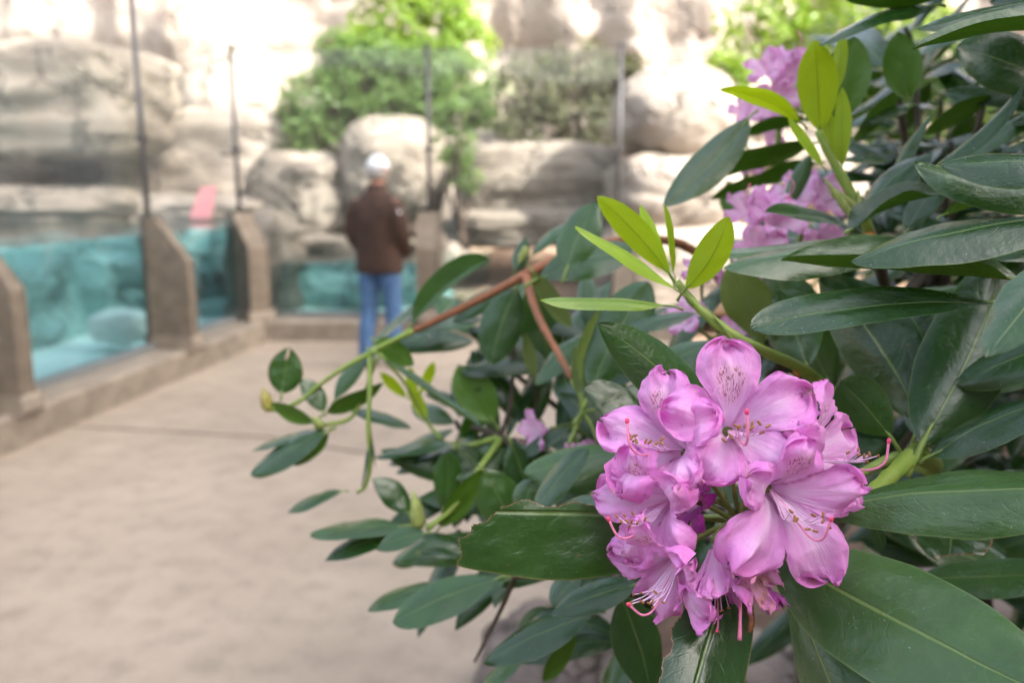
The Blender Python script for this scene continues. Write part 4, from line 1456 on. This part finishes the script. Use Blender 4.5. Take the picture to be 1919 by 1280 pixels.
branch([P(692, 668, .955), P(693, 730, .94), P(690, 800, .93), P(694, 870, .93), P(684, 912, .93), P(668, 924, .93)], [.0028, .0026, .0026, .0024, .0022, .0016], 'stem_green')
branch([P(706, 668, .955), P(680, 745, .97), P(655, 785, .96), P(612, 796, .95), P(590, 800, .95)], [.0022, .0022, .0024, .0026, .0028], 'stem_green')
branch([P(712, 664, .95), P(760, 720, .98), P(800, 790, 1.0), P(830, 826, .99)], [.0022, .002, .0022, .0026], 'stem_green')
branch([P(968, 560, .95), P(962, 650, .96), P(958, 750, .95), P(938, 820, .95)], [.002, .0024, .0026, .003], 'stem_dark')
branch([H4, P(1120, 900, .95), P(1000, 870, .93), P(938, 820, .95), P(885, 800, .98)], [.007, .006, .005, .004, .003], 'stem_dark')
branch([P(940, 822, .95), P(905, 870, .88), P(850, 950, .86), P(800, 992, .84)], [.004, .0036, .0032, .003], 'stem_green')
branch([P(938, 820, .95), P(880, 835, .96), P(850, 840, .97)], [.004, .003, .0026], 'stem_green')
branch([H4, P(1180, 1010, .85), P(1060, 1060, .75), P(965, 1082, .77)], [.007, .005, .004, .003], 'stem_dark')
branch([P(965, 1082, .77), P(945, 1130, .80), P(915, 1190, .85), P(890, 1240, .9)], [.0026, .0022, .002, .0016], 'stem_dark')
branch([H4, P(1230, 1120, .85), P(1170, 1110, .68), P(1110, 1150, .70)], [.006, .005, .004, .003], 'stem_dark')
branch([P(1000, 690, .95), P(1004, 760, .96), P(1003, 880, .95)], [.0018, .0018, .0018], 'stem_dark', 'twig', 4, 6)
# node right of the main cluster
branch([H1, P(1740, 880, .70), P(1725, 852, .585), P(1712, 852, .58)], [.010, .008, .007, .007], 'stem_green')
branch([P(1716, 850, .578), P(1690, 872, .56), P(1655, 905, .545), P(1600, 945, .53), P(1450, 995, .51), P(1388, 990, .505)], [.0066, .0060, .0052, .0048, .0044, .004], 'stem_green')
branch([P(1690, 855, .585), P(1650, 868, .58), P(1600, 895, .57)], [.0042, .0038, .003], 'petiole', 'twig', 4, 8)
branch([H1, P(1500, 1040, .60), P(1400, 1010, .52), P(1388, 985, .505)], [.008, .006, .005, .0045], 'stem_dark')
# shoots carrying the young leaves
branch([P(1560, 735, .62), P(1500, 690, .565), P(1440, 662, .55), P(1370, 625, .55), P(1310, 578, .555), P(1268, 528, .56)], [.0042, .0044, .0038, .0036, .0032, .0026], 'stem_green')
branch([H2, P(1590, 740, .75), P(1560, 735, .62)], [.006, .005, .0044], 'stem_dark')
branch([P(1640, 470, .70), P(1618, 405, .68), P(1588, 350, .68), P(1555, 290, .68), P(1532, 244, .68)], [.005, .0048, .0042, .0036, .0028], 'stem_green')
branch([H3, P(1680, 560, .85), P(1640, 470, .70)], [.007, .006, .005], 'stem_dark')


def bud(pxb, pyb, pxt, pyt, d, w, mat='bract', name='bud'):
    a, b = P(pxb, pyb, d), P(pxt, pyt, d)
    ps = [a.lerp(b, t) for t in (0, .15, .35, .6, .85, 1)]
    k = w * d / F / 2
    v, f = tube_data([q - a for q in ps], [k * .5, k * .85, k, k * .75, k * .35, k * .05], 10)
    mb = MB(); mb.add(v, f)
    ax = (b - a)
    for j in range(5):                      # overlapping scales
        an = j * 2.2
        sd = ax.orthogonal().normalized(); sd.rotate(Quaternion(ax.normalized(), an))
        p0 = ax * (.05 + .12 * j) + sd * k * .9
        p1 = p0 + ax * .34 + sd * k * .25
        wd = ax.normalized().cross(sd) * k * .6
        mb.add([p0 - wd, p0 + wd, p1], [(0, 1, 2)])
    return obj(name, mb.mesh(name), M[mat], bush, a - BASE)


bud(505, 772, 492, 726, .945, 22, 'bud')
bud(604, 802, 584, 780, .945, 18, 'bract')
bud(786, 992, 774, 918, .82, 28, 'bract')
bud(1616, 402, 1560, 350, .675, 18, 'bract')
bud(1612, 400, 1608, 352, .675, 14, 'bract')
bud(1600, 410, 1542, 330, .665, 16, 'bract')
bud(1395, 665, 1322, 572, .548, 8, 'petiole')
bud(1500, 692, 1455, 668, .56, 14, 'orange_bud')
bud(1640, 450, 1618, 438, .64, 22, 'orange_bud')
bud(988, 462, 970, 496, .9, 14, 'bract')
bud(1500, 706, 1476, 676, .57, 10, 'orange_bud')
bud(1700, 668, 1722, 652, .60, 14, 'bract')


# ---- flowers
PROF = [(0, .0024, -.026), (.14, .0042, -.020), (.28, .0068, -.013), (.42, .0125, -.0045), (.56, .0195, .0025), (.70, .0265, .0058), (.84, .0330, .0060), (1, .0395, .0030)]


def prof(t, o):
    for i in range(len(PROF) - 1):
        if t <= PROF[i + 1][0]:
            k = (t - PROF[i][0]) / (PROF[i + 1][0] - PROF[i][0])
            k2 = k
            r = PROF[i][1] + (PROF[i + 1][1] - PROF[i][1]) * k2
            z = PROF[i][2] + (PROF[i + 1][2] - PROF[i][2]) * k2
            break
    if o < 1:                                # a less open flower: lobes point forward
        arc = max(0, t - .28) * .052
        r2 = .0068 + arc * .28; z2 = -.013 + arc * .96
        q = (1 - o)
        r = r * (1 - q) + r2 * q; z = z * (1 - q) + z2 * q
    return r, z


def petal_mesh(idx, seed, o=1.0, ruffle=1.0, length=1.0, nt_=34, ns=14, crumple=0.0, lift=0.0):
    ph = math.pi / 2 + idx * 2 * math.pi / 5
    v, uv = [], []
    cols = 2 * ns + 1
    for i in range(nt_ + 1):
        tt = i / nt_
        t = 1 - (1 - tt) ** 1.35
        tl = max(0, (t - .40) / .60)
        hw = R(37) if t < .40 else R(36) * (1 - tl ** 2.7) ** .55 * (1 - .12 * tl) + R(1.2)
        for j in range(cols):
            s = (j - ns) / ns
            te = t - .05 * tl * (1 if abs(s) < .12 else 0) * (tl > .93)
            r, z = prof(min(1, te), o - lift)
            r *= 1 + (length - 1) * tl
            # the lobes are broader than the sector, so they overlap: one edge over, one under
            a = ph + s * hw * (1 + .10 * tl)
            z += .0022 * s * tl * (1 - .3 * tl)
            z += ruffle * (.0034 * tl ** 1.5 * math.sin(s * 4.2 + seed * 2.3 + 2 * tl) + .0030 * tl ** 2 * abs(s) * math.sin(s * 8 + t * 5 + seed))
            z += ruffle * .0042 * tl * noise.noise(Vector((s * 1.7, t * 3.5, seed * 3.1)))
            z += ruffle * .0016 * tl * noise.noise(Vector((s * 6, t * 5, seed)))
            ed_ = max(abs(s) ** 3, tl ** 4)
            z += ruffle * .0052 * ed_ * tl * noise.noise(Vector((math.atan2(s, .3 + t) * 6, t * 4, seed + 20)))
            z += ruffle * .0022 * ed_ * noise.noise(Vector((s * 16, t * 16, seed)))
            z -= .0035 * tl ** 2 * s * s                     # edges roll back
            z += .0020 * tl * (1 - abs(s)) ** 2 * math.sin(tl * 3.1)  # a keel along the middle
            r *= 1 + .08 * tl * noise.noise(Vector((s * 2.6, seed, 2))) + .05 * tl ** 3 * noise.noise(Vector((s * 11, seed, 7)))
            p = Vector((r * math.cos(a), r * math.sin(a), z))
            if crumple:
                p += Vector((noise.noise(p * 130 + Vector((seed, 0, 0))), noise.noise(p * 130 + Vector((0, seed, 5))), noise.noise(p * 130 + Vector((5, 3, seed))))) * .006 * crumple * tl
            v.append(p); uv.append(((s + 1) / 2, t))
    f = []
    for i in range(nt_):
        for j in range(cols - 1):
            a = i * cols + j
            f.append((a, a + 1, a + cols + 1, a + cols))
    return mesh('petal', v, f, True, uv)


def stamen_mesh(x, seed, L=.034):
    rg = random.Random(seed)
    e_ = Vector((x, -.006 + rg.uniform(-.004, .005), L * rg.uniform(.75, 1.1) - .008))
    pts = [Vector((x * .05, 0, -.02)), Vector((x * .35, -.0045, -.004)), Vector((x * .75, -.0085, e_.z * .55)), e_ + Vector((0, .0, 0))]
    ps, rs = spline(pts, [.00042, .0004, .00036, .00032], 5)
    v, f = tube_data(ps, rs, 6)
    mb = MB(); mb.add(v, f, 0)
    d = (ps[-1] - ps[-3]).normalized(); c = ps[-1]
    sd = Vector((rg.uniform(-1, 1), rg.uniform(-1, 1), rg.uniform(-.3, .3))).normalized()
    qs = [c - sd * .0016, c - sd * .001, c, c + sd * .001, c + sd * .0017]
    v, f = tube_data(qs, [.0003, .0007, .0007, .0007, .0003], 7)
    mb.add(v, f, 1)
    me = mb.mesh('stamen'); me.materials.append(M['filament']); me.materials.append(M['anther'])
    return me


def pistil_mesh(seed, L=.039):
    rg = random.Random(seed)
    x = rg.uniform(-.003, .003)
    pts = [(0, 0, -.02), (x * .5, -.006, .0), (x, -.014, L * .5), (x * 1.2, -.012, L * .8), (x, -.001, L * .93)]
    ps, rs = spline(pts, [.0005, .0006, .0006, .0007, .00075], 6)
    v, f = tube_data(ps, rs, 8)
    mb = MB(); mb.add(v, f, 0)
    d = (ps[-1] - ps[-2]).normalized(); c = ps[-1]
    v, f = tube_data([c - d * .0008, c, c + d * .0012, c + d * .002, c + d * .0024], [.0007, .0011, .0012, .0009, .0003], 8)
    mb.add(v, f, 1)
    me = mb.mesh('pistil'); me.materials.append(M['pistil']); me.materials.append(M['stigma'])
    return me


def flower_frame(dirv, roll):
    Z = (RT * dirv[0] + UP * dirv[1] - FW * dirv[2]).normalized()
    Y = RT * math.sin(R(roll)) + UP * math.cos(R(roll))
    Y = (Y - Z * Y.dot(Z)).normalized()
    X = Y.cross(Z)
    return Matrix((X, Y, Z)).transposed().to_4x4()


def calyx_mesh():
    v, f = tube_data([(0, 0, -.030), (0, 0, -.0285), (0, 0, -.027), (0, 0, -.024)], [.0012, .0026, .0032, .0030], 10)
    return mesh('flower', v, f)


def flower(c, size_m, dirv, roll, seed, o=1.0, spot=True, mat='petal', ruffle=1.0, hub=None, shared=None, nst=10, crumple=0.0, lifts=None, lens=None, pist=True):
    m = Matrix.Translation(c - BASE) @ flower_frame(dirv, roll) @ Matrix.Scale(size_m / .078, 4)
    fl_ = obj('flower', calyx_mesh(), M['petiole'], bush)
    fl_.matrix_local = m
    for k in range(5):
        if shared:
            me = shared[(seed + k) % 3][k]
        else:
            me = petal_mesh(k, seed * 7 + k * 1.37, o, ruffle, (lens or [1] * 5)[k], crumple=crumple, lift=(lifts or [0] * 5)[k])
            me.materials.append(M['petal_spot'] if (k == 0 and spot) else M[mat])
        obj('petal', me, None, fl_)
    rg = random.Random(seed)
    for k in range(nst):
        x = -.012 + .024 * (k + .5) / nst
        obj('stamen', stamen_mesh(x, seed * 31 + k, .034 * (.8 + .3 * rg.random())), None, fl_)
    if nst and pist:
        obj('pistil', pistil_mesh(seed), None, fl_)
    if hub is not None:
        mw = Matrix.Translation(BASE) @ m
        e_ = mw @ Vector((0, 0, -.029))
        zz = (mw.to_3x3() @ Vector((0, 0, 1))).normalized()
        mid = hub.lerp(e_, .55) - zz * .004
        branch([hub, mid, e_], [.0016, .0015, .0018], 'petiole', 'pedicel', 4, 7, .05)
    return fl_


HUB = P(1388, 985, .500)
pxm = lambda px, d: px * d / F
flower(P(1380, 795, .458), pxm(278, .458), (-.06, .28, 1), -6, 1, hub=HUB, lens=[1.14, 1.04, .95, .90, 1.08], lifts=[-.0, .04, .05, .0, .02], ruffle=1.5)
flower(P(1478, 936, .440), pxm(272, .440), (.20, -.08, 1), 8, 2, hub=HUB, lens=[1.0, .86, 1.25, 1.32, 1.12], lifts=[.18, .12, 0, 0, .08], ruffle=1.55)
flower(P(1245, 826, .468), pxm(262, .468), (-.60, .36, .66), -10, 3, hub=HUB, lens=[1.1, 1.08, 1, .92, 1], lifts=[.1, .0, 0, .05, .1], ruffle=1.5)
flower(P(1218, 948, .462), pxm(235, .462), (-.72, -.08, .62), -22, 4, hub=HUB, lens=[1, 1.12, 1.1, .95, .95], lifts=[.0, .05, .05, 0, .1], ruffle=1.5)
flower(P(1248, 1062, .458), pxm(240, .458), (-.70, -.46, .52), -14, 5, hub=HUB, lens=[1, 1.05, 1.15, 1.1, .95], lifts=[.1, .05, .0, .1, .25], ruffle=1.5)
flower(P(1340, 1082, .455), pxm(205, .455), (-.10, -.88, .36), 0, 6, o=.42, spot=False, hub=HUB, nst=5, ruffle=1.5, crumple=.35)
flower(P(1412, 1078, .448), pxm(150, .448), (.25, -.42, .85), 20, 7, o=.22, spot=False, mat='petal_wilt', hub=HUB, nst=0, ruffle=1.8, crumple=.7)
flower(P(1545, 846, .475), pxm(250, .475), (.74, .22, .52), 8, 8, hub=HUB, lifts=[.15, .1, .0, .0, .1], lens=[1.12, 1.15, 1.0, 1.1, 1.1], ruffle=1.5)
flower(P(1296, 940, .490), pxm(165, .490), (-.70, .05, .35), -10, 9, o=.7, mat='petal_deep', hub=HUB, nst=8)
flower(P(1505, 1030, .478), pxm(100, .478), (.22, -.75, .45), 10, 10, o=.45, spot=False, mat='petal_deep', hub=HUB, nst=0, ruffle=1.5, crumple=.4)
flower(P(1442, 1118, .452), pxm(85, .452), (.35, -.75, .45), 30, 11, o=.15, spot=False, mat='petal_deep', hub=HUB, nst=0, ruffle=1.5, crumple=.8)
# rachis scales and a dry style left from a fallen flower
bud(1388, 1000, 1408, 868, .495, 20, 'bract')
bud(1380, 1002, 1352, 905, .50, 12, 'bract')
bud(1392, 1000, 1330, 992, .498, 14, 'bract')
ps = [P(1390, 1040, .47), P(1388, 1100, .455), P(1387, 1165, .45), P(1386, 1200, .45)]
branch(ps, [.0007, .0008, .0009, .0013], 'pistil', 'style', 4, 7, .1)
ps = [P(1405, 1080, .46), P(1402, 1130, .458), P(1408, 1160, .456), P(1404, 1186, .455)]
branch(ps, [.0018, .0024, .0018, .0012], 'stem_brown', 'dry_style', 4, 7, .5)

# more clusters further back share three petal sets
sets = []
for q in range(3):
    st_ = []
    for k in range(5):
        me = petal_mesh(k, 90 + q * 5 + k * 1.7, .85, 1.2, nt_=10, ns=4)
        me.materials.append(M['petal_brightened'])
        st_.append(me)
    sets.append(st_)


def cluster(px, py, d, n, size, seed, bias=(0, .3, .6), attach=None):
    rg = random.Random(seed)
    hub = P(px, py, d)
    for k in range(n):
        a = k * 2.4 + rg.uniform(-.3, .3)
        el = .25 + .75 * (k / n)
        dv = Vector((math.cos(a) * el + bias[0], math.sin(a) * el + bias[1], bias[2] + .5 * (1 - el))).normalized()
        c = hub + (RT * dv.x + UP * dv.y - FW * dv.z) * .047
        flower(c, size, dv, rg.uniform(-20, 20), seed * 13 + k, shared=sets, nst=3, hub=hub)
    if attach is not None:
        branch([attach, attach.lerp(hub, .6) + Vector((0, 0, -.02)), hub], [.005, .004, .0035], 'stem_green', 'twig', 4, 6)


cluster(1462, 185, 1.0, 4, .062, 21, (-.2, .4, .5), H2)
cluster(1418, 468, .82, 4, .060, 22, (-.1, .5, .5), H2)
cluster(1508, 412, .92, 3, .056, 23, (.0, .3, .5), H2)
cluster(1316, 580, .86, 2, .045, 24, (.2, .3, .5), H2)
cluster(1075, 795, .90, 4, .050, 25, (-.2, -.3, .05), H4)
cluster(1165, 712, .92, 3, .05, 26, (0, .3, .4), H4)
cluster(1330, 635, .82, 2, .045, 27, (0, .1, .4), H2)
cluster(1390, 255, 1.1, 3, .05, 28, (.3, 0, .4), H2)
